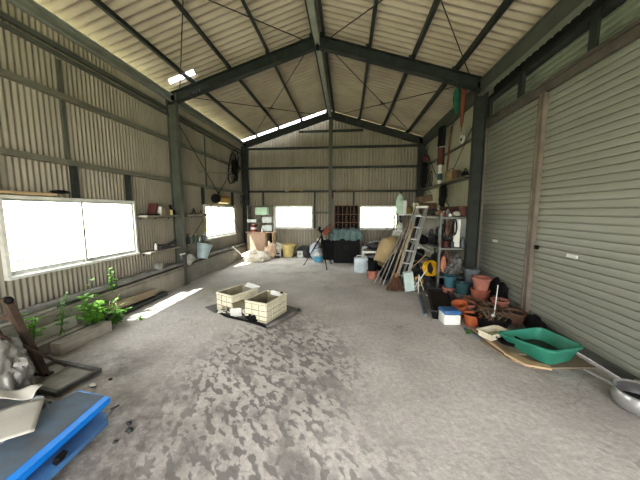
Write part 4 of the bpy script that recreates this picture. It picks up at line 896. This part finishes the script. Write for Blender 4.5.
# poles and sticks
pl = [((.62, 5.78), (1.28, 6.38, 1.05), ALU, .013, 'silver pole leaning on the pile, leftmost'), ((.70, 5.66), (1.34, 6.28, 1.25), WOODG, .015, 'grey wooden pole leaning on the pile, second from the left'),
      ((.78, 5.60), (1.40, 6.20, 1.35), ALU, .014, 'silver pole leaning on the pile, third from the left'), ((.86, 5.72), (1.42, 6.42, 1.15), mat('dark_pole', (.06, .06, .06)), .012, 'dark pole leaning behind the silver ones'),
      ((.90, 5.50), (1.47, 6.17, 1.42), WOODP, .013, 'brown wooden pole leaning beside the ladder')]
for (x, y), q, m_, rr, lab in pl: solo('pole', lab, 'pole', MB().tube([(0, 0, .01), (q[0] - x, q[1] - y, q[2])], rr, 8), m_, (x, y, 0))
for x0, x1, lab in ((.60, 1.82, 'thin pale rod leaning across the right back window, left one'), (.86, 2.0, 'thin pale rod leaning across the right back window, right one')):
    solo('thin_rod', lab, 'rod', MB().tube([(0, 0, .05), (x1 - x0, .15, 1.62)], .014, 6), WOODG, (x0, 9.0, 0))
# broom
r = thing('broom', 'old broom with rusty brown bristles standing among the poles', 'broom', (1.0, 5.30, 0))
mb = MB()
for k in range(70):
    a = random.uniform(-1, 1); b = random.uniform(-1, 1); mb.tube([(.0 + a * .04, b * .03, .32), (a * .11, b * .05, .15), (a * .19 + random.uniform(-.02, .02), b * .08, .004)], [.007, .006, .003], 4)
part('bristles', mb, BROOM, r); part('binding', MB().tube([(0, 0, .28), (0.01, 0.01, .36)], .045, 10), WOODB, r); part('handle', MB().tube([(.01, .01, .34), (.42, .52, 1.30)], .013, 8), WOODP, r)
solo('foam_box', 'pale blue foam box tilted against the ladder foot', 'box', MB().box((0, 0, .215), (.19, .10, .40), (.16, -.16, 0), .01), STYRO, (1.24, 5.26, 0))
solo('plastic_bag', 'clear whitish bag at the foot of the pale blue foam box', 'bag', MB().blob((0, 0, .09), (.20, .16, .20), .35, 3, 95), GREYSH, (1.37, 5.42, 0), smooth='auto')
r = thing('folding_stand', 'thin white metal folding stand in front of the hose coils', 'stand', (1.47, 5.20, 0))
for i, (p_, q_) in enumerate((((-.05, 0, .0), (-.05, .02, .36)), ((-.16, .06, .02), (.10, .04, .46)), ((.10, .18, .0), (-.05, .02, .36)))): part('leg', MB().tube([p_, q_], .011, 7), WHITE, r)
part('crossbar', MB().tube([(-.12, .0, .30), (.04, .1, .30)], .009, 6), WHITE, r)
# on the white-topped rack
r = thing('mint_container', 'mint green and white house-shaped container on the white-topped rack', 'container', (1.42, 7.15, 1.541))
part('mint_half', MB().prism([(-.13, -.08), (.02, -.08), (.02, .08), (-.13, .08)], 0, .34).bar((-.055, 0, .34), (-.055, 0, .44), .10, .12, (1, 0, 0)), MINT, r); part('white_half', MB().box((.075, 0, .17), (.10, .15, .34), bev=.01), WHITE, r)
part('peak', MB().lathe([(.10, .34), (.04, .50), (0, .54)], (-.04, 0, 0), 4), MINT, r)
r = thing('lantern', 'small cream lantern with a dark window on the white-topped rack', 'lantern', (1.78, 7.12, 1.541))
part('body', MB().box((0, 0, .14), (.13, .12, .28), bev=.01), OFFW, r); part('window', MB().box((0, -.062, .17), (.05, .006, .10)), BLACK, r); part('base', MB().box((0, 0, .015), (.16, .14, .03), bev=.004), YELLOW, r)
solo('yellow_pot', 'dim yellow rounded pot left of the cream lantern', 'pot', MB().lathe([(0, 0), (.07, 0), (.10, .08), (.08, .16), (.05, .19), (0, .19)], seg=20), mat('olive_yellow', (.25, .2, .07)), (1.62, 7.16, 1.541), smooth='auto')
r = thing('wooden_case', 'dark brown wooden case on the rear rack behind the ladder top', 'box', (2.08, 7.25, 1.541)); part('case_body', MB().box((0, 0, .13), (.42, .34, .26), bev=.006), BROWNP, r); part('slanted_lid', MB().prism([(-.22, -.18), (.22, -.18), (.22, .18), (-.22, .18)], .26, .28).transform(Matrix.Identity(4)), mat('brown_lid', (.20, .14, .09), (.12, .08, .05)), r)
solo('wooden_case', 'tilted brown box lying on the dark wooden case', 'box', MB().box((0, 0, .11), (.36, .24, .16), (0, -.18, .1), .006), mat('brown_lid', (.2, .14, .09)), (2.02, 7.25, 1.82))
# right wall: things on the long girt shelf
shelf_r = thing('wall_shelf', 'long shelf on the right wall of the rear bay', 'shelf', (2.50, 7.0, 2.28)); part('board', MB().b2((-.20, -1.55, 0), (.04, 1.5, .02)), WOODG, shelf_r)
for y in (-1.4, 0, 1.35): part('bracket', MB().bar((.02, y, -.01), (-.18, y, -.01), .02, .015).bar((.03, y, -.12), (-.15, y, -.01), .012, .01), STEEL, shelf_r)
r = thing('basket', 'round straw basket on the right wall shelf', 'basket', (2.37, 6.45, 2.301)); part('basket_body', MB().lathe([(0, 0), (.09, 0), (.13, .10), (.12, .20), (.11, .20), (.12, .10), (.08, .01), (0, .01)], sx=.9, sy=1.5), WICK, r, 'auto'); part('handle', MB().tube([(0, .16 * math.cos(a), .20 + .08 * math.sin(a)) for a in [PI * k / 10 for k in range(11)]], .010, 6), WICK, r, True)
r = thing('kettle', 'small black kettle near the column end of the right wall shelf', 'kettle', (2.38, 5.72, 2.301)); part('body', MB().lathe([(0, 0), (.07, 0), (.08, .05), (.05, .10), (0, .11)], seg=18), BLACK, r, 'auto'); part('spout', MB().tube([(0, -.06, .06), (0, -.12, .10)], .012, 8), BLACK, r, True); part('handle', MB().tube([(0, .05 * math.cos(a), .10 + .07 * math.sin(a)) for a in [PI * k / 8 for k in range(9)]], .006, 6), BLACK, r, True)
solo('metal_pot', 'dark brown jar right of the straw basket', 'jar', MB().lathe([(0, 0), (.07, 0), (.08, .12), (.06, .20), (0, .20)], seg=18), BROWNP, (2.38, 6.18, 2.301), smooth='auto')
r = thing('wrapped_pole', 'upright pole with black top, dark red middle and teal-white end on the right wall', 'pole', (2.36, 7.15, 2.301))
part('lower_end', MB().tube([(0, 0, 0), (0, 0, .18)], .055, 16), WHITE, r, 'auto', label='white lower end'); part('teal_band', MB().tube([(0, 0, .10), (0, 0, .26)], .06, 16), TEAL, r, 'auto', label='teal band'); part('silver_sleeve', MB().tube([(0, 0, .26), (0, 0, .48)], .05, 16), WHITE, r, 'auto'); part('red_sleeve', MB().tube([(0, 0, .48), (0, .0, .90)], .08, 16), REDW, r, 'auto', label='dark red sleeve')
part('silver_collar', MB().tube([(0, 0, .90), (0, 0, .98)], .045, 16), ALU, r, 'auto'); part('black_blade', MB().box((0, 0, 1.18), (.09, .32, .48), (.10, 0, 0), .02), BLACK, r, label='flat black top')
solo('leather_strap', 'dark curved stick leaning right of the wrapped pole', 'stick', MB().tube([(0, 0, .01), (0, -.04, .5), (0, -.1, 1.0), (0, -.2, 1.28)], .022, 8), BROWNP, (2.42, 6.86, 2.301), smooth=True)
solo('black_bag', 'black bag hanging below the wrapped pole', 'bag', MB().blob((0, 0, .24), (.12, .40, .5), .5, 3, 101), BLACK, (2.40, 7.0, 1.74), smooth=True)
r = thing('wall_dial', 'small white round dial on the upper right girt', 'dial', (2.44, 6.08, 3.06)); part('disc', MB().tube([(0, 0, .08), (-.03, 0, .08)], .10, 24), WHITE, r, 'auto'); part('dark_centre', MB().tube([(-.03, .01, .07), (-.034, .01, .07)], .035, 16), BLACK, r, 'auto')
r = thing('umbrella', 'folded green umbrella hanging under the eave by the right column', 'umbrella', (2.14, 5.72, 3.52)); part('canopy', MB().lathe([(.01, 0), (.05, .12), (.075, .3), (.06, .44), (.02, .54)], seg=14), GREEN, r, True); part('shaft', MB().tube([(0, 0, -.04), (0, 0, .62)], .008, 6), BLACK, r)
r = thing('umbrella', 'folded rust-orange umbrella hanging right of the green one', 'umbrella', (2.20, 5.58, 3.20)); part('canopy', MB().lathe([(.006, 0), (.025, .1), (.045, .4), (.05, .7), (.02, .82)], seg=12), ORFAB, r, True); part('shaft', MB().tube([(0, 0, -.05), (0, 0, .88)], .007, 6), BLACK, r)
solo('hanging_coat', 'dark clothing hanging in the rear right corner', 'clothes', MB().blob((0, 0, .45), (.16, .42, .9), .25, 3, 111), BLACK, (2.40, 8.72, 2.30), smooth=True)
r = thing('fishing_float', 'round dark red float hanging high in the rear right corner', 'float', (2.33, 8.35, 3.05)); part('ball', MB().blob((0, 0, .12), (.22, .22, .22), .03, 3, 1), REDW, r, True); part('net_cord', MB().tube([(0, 0, .22), (.06, 0, .45)], .008, 6), DGREY, r)
solo('rope_loop', 'dark rope loop hanging below the red float', 'rope', MB().tube([(0, .1 * math.cos(a), .2 + .22 * math.sin(a)) for a in [2 * PI * k / 16 for k in range(17)]], .014, 6), DGREY, (2.46, 8.2, 2.35), smooth=True)

# ================================================================== RIGHT: pots in front of the shutter
r = thing('planter_tray', 'long empty black planter tray on the floor in front of the rack', 'planter', (1.60, 4.50, 0), (0, 0, math.radians(-13)))
mb = MB(); w_, l_, h_ = .17, .62, .13
for s in (-1, 1): mb.box((s * w_, 0, h_ / 2), (.012, l_ * 2, h_), (0, s * .12, 0)); mb.box((0, s * l_, h_ / 2), (w_ * 2, .012, h_), (-s * .1, 0, 0))
part('tray_sides', mb, BLACK, r); mb = MB(); mb.box((0, 0, .012), (w_ * 2, l_ * 2, .012)); part('tray_floor', mb, BLACK, r)
mb = MB()
for s in (-1, 1): mb.box((s * (w_ + .01), 0, h_), (.035, l_ * 2 + .04, .012)); mb.box((0, s * (l_ + .01), h_), (w_ * 2, .035, .012))
part('rim', mb, DGREY, r); part('soil', MB().box((0, 0, .05), (w_ * 2 - .03, l_ * 2 - .03, .06)), SOIL, r)
beam('blue_grey_strip', 'blue-grey strip lying along the front of the black planter tray', (1.39, 4.98, .02), (1.22, 4.02, .02), .05, .04, mat('bluegrey_strip', (.17, .22, .27), (.1, .13, .16)), 'strip')
r = thing('cooler_box', 'small white cooler with a blue lid on the floor', 'cooler', (1.49, 3.82, 0), (0, 0, .1))
part('box_body', MB().box((0, 0, .075), (.235, .20, .15), bev=.02), WHITE, r, 'auto'); part('lid', MB().box((0, 0, .18), (.25, .215, .062), bev=.022), BLUEL, r, 'auto', label='blue lid'); part('handle', MB().tube([(-.12, -.08, .15), (-.132, 0, .17), (-.12, .08, .15)], .007, 6), WHITE, r, True)
flower_pot('plant_pot', 'orange pot on the floor beside the cooler box', (1.78, 3.78, 0), .11, .085, .16, ORANGE)
flower_pot('plant_pot', 'smaller orange pot tilted behind the orange floor pot', (1.74, 4.06, .02), .10, .075, .22, ORANGE, (.25, -.2, 0), soil=False)
flower_pot('plant_pot', 'wide black basket pot with dry plants in front of the shutter', (1.99, 3.66, .0), .20, .15, .17, BLACK, plant=26)
flower_pot('plant_pot', 'dark brown round pot nearest the post between the shutters', (2.38, 3.86, .02), .15, .11, .17, BROWNP, plant=5)
flower_pot('plant_pot', 'brown pot with dry twigs behind the black basket pot', (2.14, 4.08, 0), .14, .10, .20, BROWNP, plant=12)
flower_pot('plant_pot', 'faded terracotta bowl with dry soil beside the dry twigs', (1.90, 4.28, .0), .15, .11, .16, TERRAP, plant=10)
flower_pot('plant_pot', 'low brown pot between the tray and the black basket', (1.80, 4.62, .0), .11, .08, .20, BROWNP, plant=10) if False else None
flower_pot('plant_pot', 'faded terracotta pot at the back by the shutter, right of the stack', (2.42, 4.28, 0), .12, .085, .22, TERRAP, plant=6)
flower_pot('plant_pot', 'small brown pot leaning behind the terracotta bowl', (2.04, 4.50, 0), .10, .075, .16, TERRA, (.1, .2, 0), plant=6)
flower_pot('plant_pot', 'large terracotta pot at the bottom of the two-pot stack', (2.28, 4.62, .0), .145, .11, .29, TERRA, soil=False)
flower_pot('plant_pot', 'faded pink terracotta pot on top of the two-pot stack', (2.29, 4.62, .27), .145, .10, .22, TERRAP, soil=False, lip=.014)
flower_pot('plant_pot', 'grey pot at the bottom below the darker teal pot', (2.06, 4.80, 0), .13, .10, .16, GREYB, soil=False)
flower_pot('plant_pot', 'dark teal pot sitting in the grey pot', (2.06, 4.80, .13), .11, .08, .21, TEAL, soil=False)
flower_pot('plant_pot', 'faded pink pot lying beside the grey pot near the rack', (1.94, 5.06, .0), .12, .09, .19, TERRAP, soil=False)
flower_pot('plant_pot', 'lighter teal pot sitting in the faded pink pot', (1.95, 5.08, .155), .11, .085, .24, mat('light_teal', (.06, .16, .19), (.035, .10, .13)), soil=False)
r = thing('plastic_crate', 'dark upturned crate under the grey bucket', 'crate', (2.38, 5.16, 0)); mb = MB()
for s in (-1, 1): mb.box((s * .16, 0, .13), (.012, .30, .26)); mb.box((0, s * .15, .13), (.33, .012, .26))
part('crate_sides', mb, DGREY, r); part('crate_base', MB().box((0, 0, .265), (.33, .30, .012)), DGREY, r)
bucket('bucket', 'grey-blue bucket on the dark crate beside the column', (2.38, 5.16, .272), .14, .11, .25, GREYB)
solo('black_sheet', 'black plastic sheet bunched at the foot of the far shutter', 'plastic sheet', MB().blob((0, 0, .20), (.20, .46, .50), .3, 4, 121, flat=.42), BLACK, (2.55, 4.62, 0), smooth='auto')
solo('black_sheet', 'black sheet bunched at the foot of the post between the shutters', 'plastic sheet', MB().blob((0, 0, .11), (.14, .34, .26), .3, 3, 122, flat=.42), BLACK, (2.50, 3.62, 0), smooth='auto')
r = thing('white_stake', 'thin white stake with a white knob stuck in the dry plants', 'stake', (2.03, 3.70, .15)); part('rod', MB().tube([(0, 0, 0), (.10, .14, .42)], .007, 6), WHITE, r); part('knob', MB().blob((-.04, -.06, .05), (.05, .05, .05), .2, 2, 5), WHITE, r, True)
r = thing('planter_tray', 'shallow cream planter dish at the edge of the cardboard', 'planter', (1.84, 3.33, .045), (0, 0, .45)); mb = MB()
for s in (-1, 1): mb.box((s * .15, 0, .045), (.012, .17, .08), (0, s * .2, 0)); mb.box((0, s * .08, .045), (.30, .012, .08), (-s * .2, 0, 0))
part('sides', mb, OFFW, r); part('base', MB().box((0, 0, .012), (.30, .16, .012)), OFFW, r); part('rim', MB().box((0, -.095, .085), (.34, .02, .012)).box((0, .095, .085), (.34, .02, .012)).box((-.165, 0, .085), (.02, .2, .012)).box((.165, 0, .085), (.02, .2, .012)), OFFW, r)
# boards on the floor
def slab(name, label, pts, z0, z1, m_, cat='board'):
    cx = sum(p[0] for p in pts) / len(pts); cy = sum(p[1] for p in pts) / len(pts)
    mb = MB(); mb.prism([(x - cx, y - cy) for x, y in pts], 0, z1 - z0); return solo(name, label, cat, mb, m_, (cx, cy, z0))
slab('cardboard_sheet', 'large flattened cardboard on the floor under the green tub', [(1.72, 3.46), (1.66, 3.28), (1.77, 2.86), (1.90, 2.72), (2.55, 2.80), (2.56, 3.50), (2.0, 3.56)], .002, .018, CARD)
slab('cardboard_sheet', 'upper cardboard sheet with a lifted corner next to the cream dish', [(1.74, 3.22), (1.80, 2.95), (2.45, 3.0), (2.45, 3.4), (1.95, 3.42)], .019, .034, mat('pale_cardboard', (.34, .28, .20), (.22, .17, .12), scale=3))
slab('plywood_piece', 'narrow plywood strip sticking out in front of the green tub', [(1.84, 2.94), (1.74, 2.92), (1.83, 2.72), (2.04, 2.66), (2.06, 2.73), (1.92, 2.80)], .035, .055, WOODP)
beam('wooden_lath', 'long brown lath in front of the cardboard', (1.70, 3.55, .012), (1.80, 2.80, .012), .035, .022, WOODP, 'lath').location.z += .02
solo('black_tray', 'round black dish on the cardboard beside the green tub', 'dish', pot_mb(.13, .11, .045, .006, lh=.01), BLACK, (1.93, 3.17, .06), (0, 0, 0), smooth='auto')
grass_tuft('small dark weed on the floor left of the boards', (1.60, 3.48, 0), .10, 14, LEAFD)
beam('blue_lath', 'pale bluish strip on the floor left of the cardboard', (1.62, 3.62, .012), (1.70, 3.28, .012), .03, .02, mat('bluegrey_strip', (.17, .22, .27)), 'strip')
# green tub: rounded lofted shell
def rounded(corners, rad, n=5):
    out = []; N = len(corners)
    for i in range(N):
        p0, p1, p2 = Vector(corners[i - 1]), Vector(corners[i]), Vector(corners[(i + 1) % N])
        a = p1 + (p0 - p1).normalized() * rad; b = p1 + (p2 - p1).normalized() * rad
        for k in range(n + 1): t = k / n; out.append((1 - t) ** 2 * a + 2 * t * (1 - t) * p1 + t * t * b)
    return out
def loft(mb, loops, cap=True):
    V = [[mb.bm.verts.new(p) for p in L] for L in loops]
    for a, b in zip(V, V[1:]):
        for k in range(len(a)): mb.bm.faces.new([a[k], a[(k + 1) % len(a)], b[(k + 1) % len(a)], b[k]])
    if cap: mb.bm.faces.new(V[-1])
tc_ = Vector((2.17, 3.02, 0)); cor = [Vector((1.83, 3.24, .14)), Vector((2.38, 3.34, .185)), Vector((2.46, 2.84, .21)), Vector((2.02, 2.66, .23))]
def lp(scale, z, rad=.07, blend=1.0):
    cs = []
    for c in cor:
        d = (c - tc_); d.z = 0; q = d * scale; q.z = z if blend == 1 else c.z + z; cs.append(q)
    return rounded(cs, rad)
r = thing('plastic_tub', 'large green plastic tub with a sloping end on the cardboard', 'tub', (tc_.x, tc_.y, .04))
def zz(L, dz): return [Vector((p.x, p.y, p.z + dz)) for p in L]
mb = MB(); outer_top = lp(1.0, -.04, .09, 0); flange = lp(1.06, -.05, .09, 0); fl2 = lp(1.06, -.035, .09, 0); top2 = lp(.99, -.03, .09, 0)
loft(mb, [lp(.80, 0, .09), lp(.83, .01, .09), lp(.985, -.07, .09, 0), flange, fl2, top2, lp(.955, -.06, .09, 0), lp(.79, .03, .09)], cap=False)
part('tub_shell', mb, TUBG, r, 'auto'); mb = MB(); L = lp(.80, .028, .09); mb.bm.faces.new([mb.bm.verts.new(p) for p in L]); L = lp(.80, .0, .09); mb.bm.faces.new([mb.bm.verts.new(p) for p in L]); part('dirty_bottom', mb, TUBD, r, label='dirty brown-green bottom')
# saucepan
r = thing('saucepan', 'large dull metal saucepan with a long handle at the right edge', 'pan', (2.40, 2.22, 0))
part('pan_body', MB().lathe([(0, 0), (.13, 0), (.165, .025), (.18, .075), (.17, .125), (.163, .14), (.172, .15), (.176, .156), (.170, .158), (.158, .146), (.165, .12), (.172, .075), (.155, .03), (.12, .012), (0, .012)], seg=40), STEELP, r, 'auto')
part('handle', MB().bar((-.10, .145, .125), (-.145, .36, .115), .022, .012).box((-.095, .14, .125), (.05, .03, .02), bev=.004), STEELP, r); part('dark_residue', MB().lathe([(0, .05), (.165, .05)], seg=30), BLACK, r)
part('side_grip', MB().tube([(.10, .13, .13), (.12, .19, .14), (.16, .16, .14), (.15, .09, .13)], .008, 6), STEELP, r, True)
# scraps and pebbles on the floor
for i, (x, y, s, lab) in enumerate(((-2.30, 2.02, .03, 'small pale scrap on the floor right of the screen'), (-2.22, 2.12, .02, 'tiny pebble right of the screen frame'), (-1.62, 1.66, .022, 'dark crumb in front of the blue board tip'), (-1.56, 1.60, .03, 'dark lump in front of the blue boards'), (-1.58, 1.50, .018, 'tiny crumb nearest the black clip'), (1.55, 5.02, .03, 'small white scrap near the black planter tray'))):
    solo('floor_scrap', lab, 'debris', MB().blob((0, 0, s * .4), (s * 2, s * 1.4, s), .5, 2, i), WHITE if 'white' in lab or 'pale' in lab else STEEL, (x, y, 0), smooth='auto')
# outside plants seen through the nearest window
weed('tall leafy plant outside the nearest window, left', (-4.5, 2.95, -.16), 1.55, 22, .35, LEAFO, .04, .16, name='outdoor_plant')
weed('leafy plant outside the nearest window, centre', (-4.7, 3.6, -.16), 1.5, 22, .35, LEAFO, .04, .16, name='outdoor_plant')
weed('low leafy plant outside the nearest window, right', (-4.9, 4.7, -.16), 1.25, 22, .4, LEAFO, .04, .16, name='outdoor_plant')

# more of the pile between the ladder and the rack, and on the rack
for i, (loc, d, m_, lab, rg) in enumerate((
    ((1.62, 5.80, 0), (.30, .26, .30), DGREY, 'dark lump of netting on the floor left of the rack front post', .3),
    ((1.36, 5.75, 0), (.22, .24, .34), BROWNP, 'brownish bundle on the floor right behind the ladder foot', .3),
    ((1.70, 6.05, .86), (.18, .36, .22), BLACK, 'black bundle of straps hanging at the rack edge', .4),
    ((2.12, 5.98, 0), (.42, .60, .27), BLACK, 'black heap on the floor under the rack', .3),
    ((2.24, 6.08, .882), (.20, .36, .30), mat('grey_rag', (.20, .21, .20), (.08, .085, .08)), 'grey rag heap at the back of the middle rack shelf', .45),
    ((2.26, 6.50, .882), (.24, .34, .40), DGREY, 'dark tall bundle at the far end of the middle rack shelf', .35),
    ((1.42, 6.45, .0), (.30, .30, .95), mat('grey_rag', (.20, .21, .20)), 'tall grey sack behind the ladder', .25))):
    solo('junk_bundle', lab, 'bundle', MB().blob((0, 0, d[2] / 2), d, rg, 3, 140 + i, flat=.45), m_, loc, smooth='auto')
beam('metal_profile', 'grey metal profile lying slanted across the pile left of the rack', (1.30, 6.30, 1.02), (1.74, 5.55, .78), .07, .05, LGIRT, 'metal bar')
beam('metal_profile', 'dark metal bar lying across the pile below the grey profile', (1.34, 6.2, .80), (1.72, 5.58, .62), .04, .04, STEEL, 'metal bar')
beam('wooden_lath', 'pale wooden stick poking out of the pile behind the hose coil', (1.44, 5.9, .35), (1.66, 5.62, .70), .03, .02, WOODP, 'stick')
solo('plastic_bottle', 'small white bottle lying on top of the pile', 'bottle', MB().tube([(0, -.07, .03), (0, .05, .03), (0, .08, .03)], [.028, .028, .01], 10), WHITE, (1.55, 5.92, .78), (0, .2, .7), smooth='auto')
for i, (x, y, z, a, lab) in enumerate(((2.0, 5.432, 1.29, 0, 'cable hank hanging in the front of the rack, upper left'), (2.12, 5.432, 1.29, .0, 'thin dark hank hanging in the front of the rack, right of the first'), (2.0, 5.432, .67, .0, 'brown hank hanging under the middle rack shelf'))):
    solo('cable_hank', lab, 'cable', MB().tube([(.04 * math.cos(t), 0, .16 * math.sin(t)) for t in [2 * PI * k / 16 for k in range(17)]], .012, 6).tube([(.03 * math.cos(t) + .01, -.01, .13 * math.sin(t)) for t in [2 * PI * k / 16 for k in range(17)]], .010, 6), BROWNP if i != 1 else BLACK, (x, y, z), (0, a, 0), smooth=True)
flower_pot('plant_pot', 'small dark pot between the grey pot and the terracotta stack', (2.16, 4.40, 0), .075, .065, .14, BROWNP)
flower_pot('plant_pot', 'low wide terracotta dish with dry roots in front of the terracotta stack', (2.02, 4.36, .16), .11, .09, .06, TERRA, plant=8).location = (2.22, 4.34, 0)

for i, (x, y, h, r0, m_, lab) in enumerate(((1.94, 5.62, .22, .04, REDW, 'dark red bottle at the front left of the middle rack shelf'), (2.12, 5.50, .16, .035, DGREY, 'dark bottle left of the pale narrow board'), (2.33, 5.50, .20, .04, GREYB, 'grey bottle right of the pale narrow board'), (2.38, 5.60, .13, .035, REDW, 'small dark red bottle nearest the column on the middle rack shelf'))):
    bottle(lab, (x, y, .882), r0, h, m_, BLACK)
for i, (x, y, d, m_, lab) in enumerate(((2.08, 5.62, (.12, .16, .14), BROWNP, 'dark brown bundle between the jars and the long box on the rack top'), (1.98, 6.35, (.22, .3, .16), DGREY, 'dark bundle on the rack top beside the long box'), (1.95, 5.85, (.14, .22, .12), WICK, 'straw-coloured bundle on the rack top behind the red-capped jar'))):
    solo('small_bundle', lab, 'bundle', MB().blob((0, 0, d[2] / 2), d, .35, 3, 170 + i, flat=.45), m_, (x, y + (.13 if i == 0 else 0), 1.502), smooth='auto')

solo('panel_sheet', 'pale grey panel seen between the ladder and the rack front post', 'panel', MB().box((0, 0, .30), (.50, .012, .58), bev=.002), GREYSH, (2.1, 6.86, .885), (0, 0, 0)).location = (2.12, 6.72, .885)
for i, (x, y, d, m_, lab) in enumerate(((1.60, 5.98, (.26, .26, .26), BLACK, 'black bundle low in the pile beside the grey rack post'), (1.42, 5.62, (.16, .18, .16), REDW, 'dark red lump in the pile right of the pale foam box'), (1.66, 5.36, (.15, .16, .18), DGREY, 'grey lump on the floor in front of the rack post'))):
    solo('junk_bundle', lab, 'bundle', MB().blob((0, 0, d[2] / 2), d, .45, 3, 190 + i, flat=.45), m_, (x, y, 0 if i else .50), smooth='auto')


# ------------------------------------------------------------------ outside
GRASS = mat('outdoor_grass', (.42, .42, .28), (.28, .30, .18), scale=1.5, rough=1, bump=.2, amt=1)
struct('ground', MB().b2((-40, -40, -.4), (40, 50, -.16)), GRASS, 'grass and gravel outside').name = 'floor_outside'

# ------------------------------------------------------------------ light
sun = bpy.data.lights.new('sun', 'SUN'); sun.energy = 13.0; sun.angle = math.radians(.8); sun.color = (1, .96, .88)
so = bpy.data.objects.new('sun', sun); COL.objects.link(so)
so.rotation_euler = Vector((.78, .99, -1.76)).to_track_quat('-Z', 'Y').to_euler()
w = bpy.data.worlds.new('sky'); scene.world = w; w.use_nodes = True; nt = w.node_tree; bg = nt.nodes['Background']
tc = nt.nodes.new('ShaderNodeTexCoord'); sp = nt.nodes.new('ShaderNodeSeparateXYZ'); r = nt.nodes.new('ShaderNodeValToRGB')
nt.links.new(tc.outputs['Generated'], sp.inputs[0]); nt.links.new(sp.outputs['Z'], r.inputs[0]); nt.links.new(r.outputs[0], bg.inputs[0])
e = r.color_ramp.elements; e[0].position = 0; e[0].color = (1, .96, .90, 1); e[1].position = .6; e[1].color = (.97, .97, 1, 1)
x = e.new(.15); x.color = (1, .98, .96, 1)
bg.inputs[1].default_value = 6.5
def portal(loc, rot, sx, sy):
    l = bpy.data.lights.new('portal', 'AREA'); l.shape = 'RECTANGLE'; l.size = sx; l.size_y = sy; l.cycles.is_portal = True
    o = bpy.data.objects.new('portal', l); COL.objects.link(o); o.location = loc; o.rotation_euler = rot
portal((-.19, YF - .04, 1.5), (PI / 2, 0, 0), 5.6, 3.0)
portal((WL - .06, 3.33, 1.3), (0, -PI / 2, 0), .93, 1.82); portal((WL - .06, 7.41, 1.3), (0, -PI / 2, 0), .93, 1.82)
portal((-1.9, WB + .06, 1.38), (-PI / 2, 0, 0), 1.4, .84); portal((1.1, WB + .06, 1.38), (-PI / 2, 0, 0), 1.36, .84)

# ------------------------------------------------------------------ camera
cam = bpy.data.cameras.new('camera'); cam.sensor_width = 36; cam.lens = 262.1 * 36 / 640; cam.clip_start = .02
co = bpy.data.objects.new('camera', cam); COL.objects.link(co)
p, yw, rl = -.1093, -.1021, .0017
f = Vector((math.sin(yw) * math.cos(p), math.cos(yw) * math.cos(p), math.sin(p)))
rt = Vector((math.cos(yw), -math.sin(yw), 0)); up = rt.cross(f)
r2 = rt * math.cos(rl) + up * math.sin(rl); u2 = -rt * math.sin(rl) + up * math.cos(rl)
co.matrix_world = Matrix.Translation((0, 0, 1.6)) @ Matrix((r2, u2, -f)).transposed().to_4x4()
scene.camera = co
scene.view_settings.view_transform = 'Standard'
scene.view_settings.exposure = 0.85
scene.view_settings.use_curve_mapping = True
cv = scene.view_settings.curve_mapping.curves[3]
for a, c in ((.03, .021), (.10, .088), (.25, .25), (.5, .54)): cv.points.new(a, c)
scene.view_settings.curve_mapping.update()
scene.cycles.max_bounces = 10; scene.cycles.diffuse_bounces = 7; scene.cycles.transparent_max_bounces = 12
scene.cycles.use_denoising = True; scene.cycles.sample_clamp_indirect = 8
scene.cycles.caustics_reflective = False; scene.cycles.caustics_refractive = False
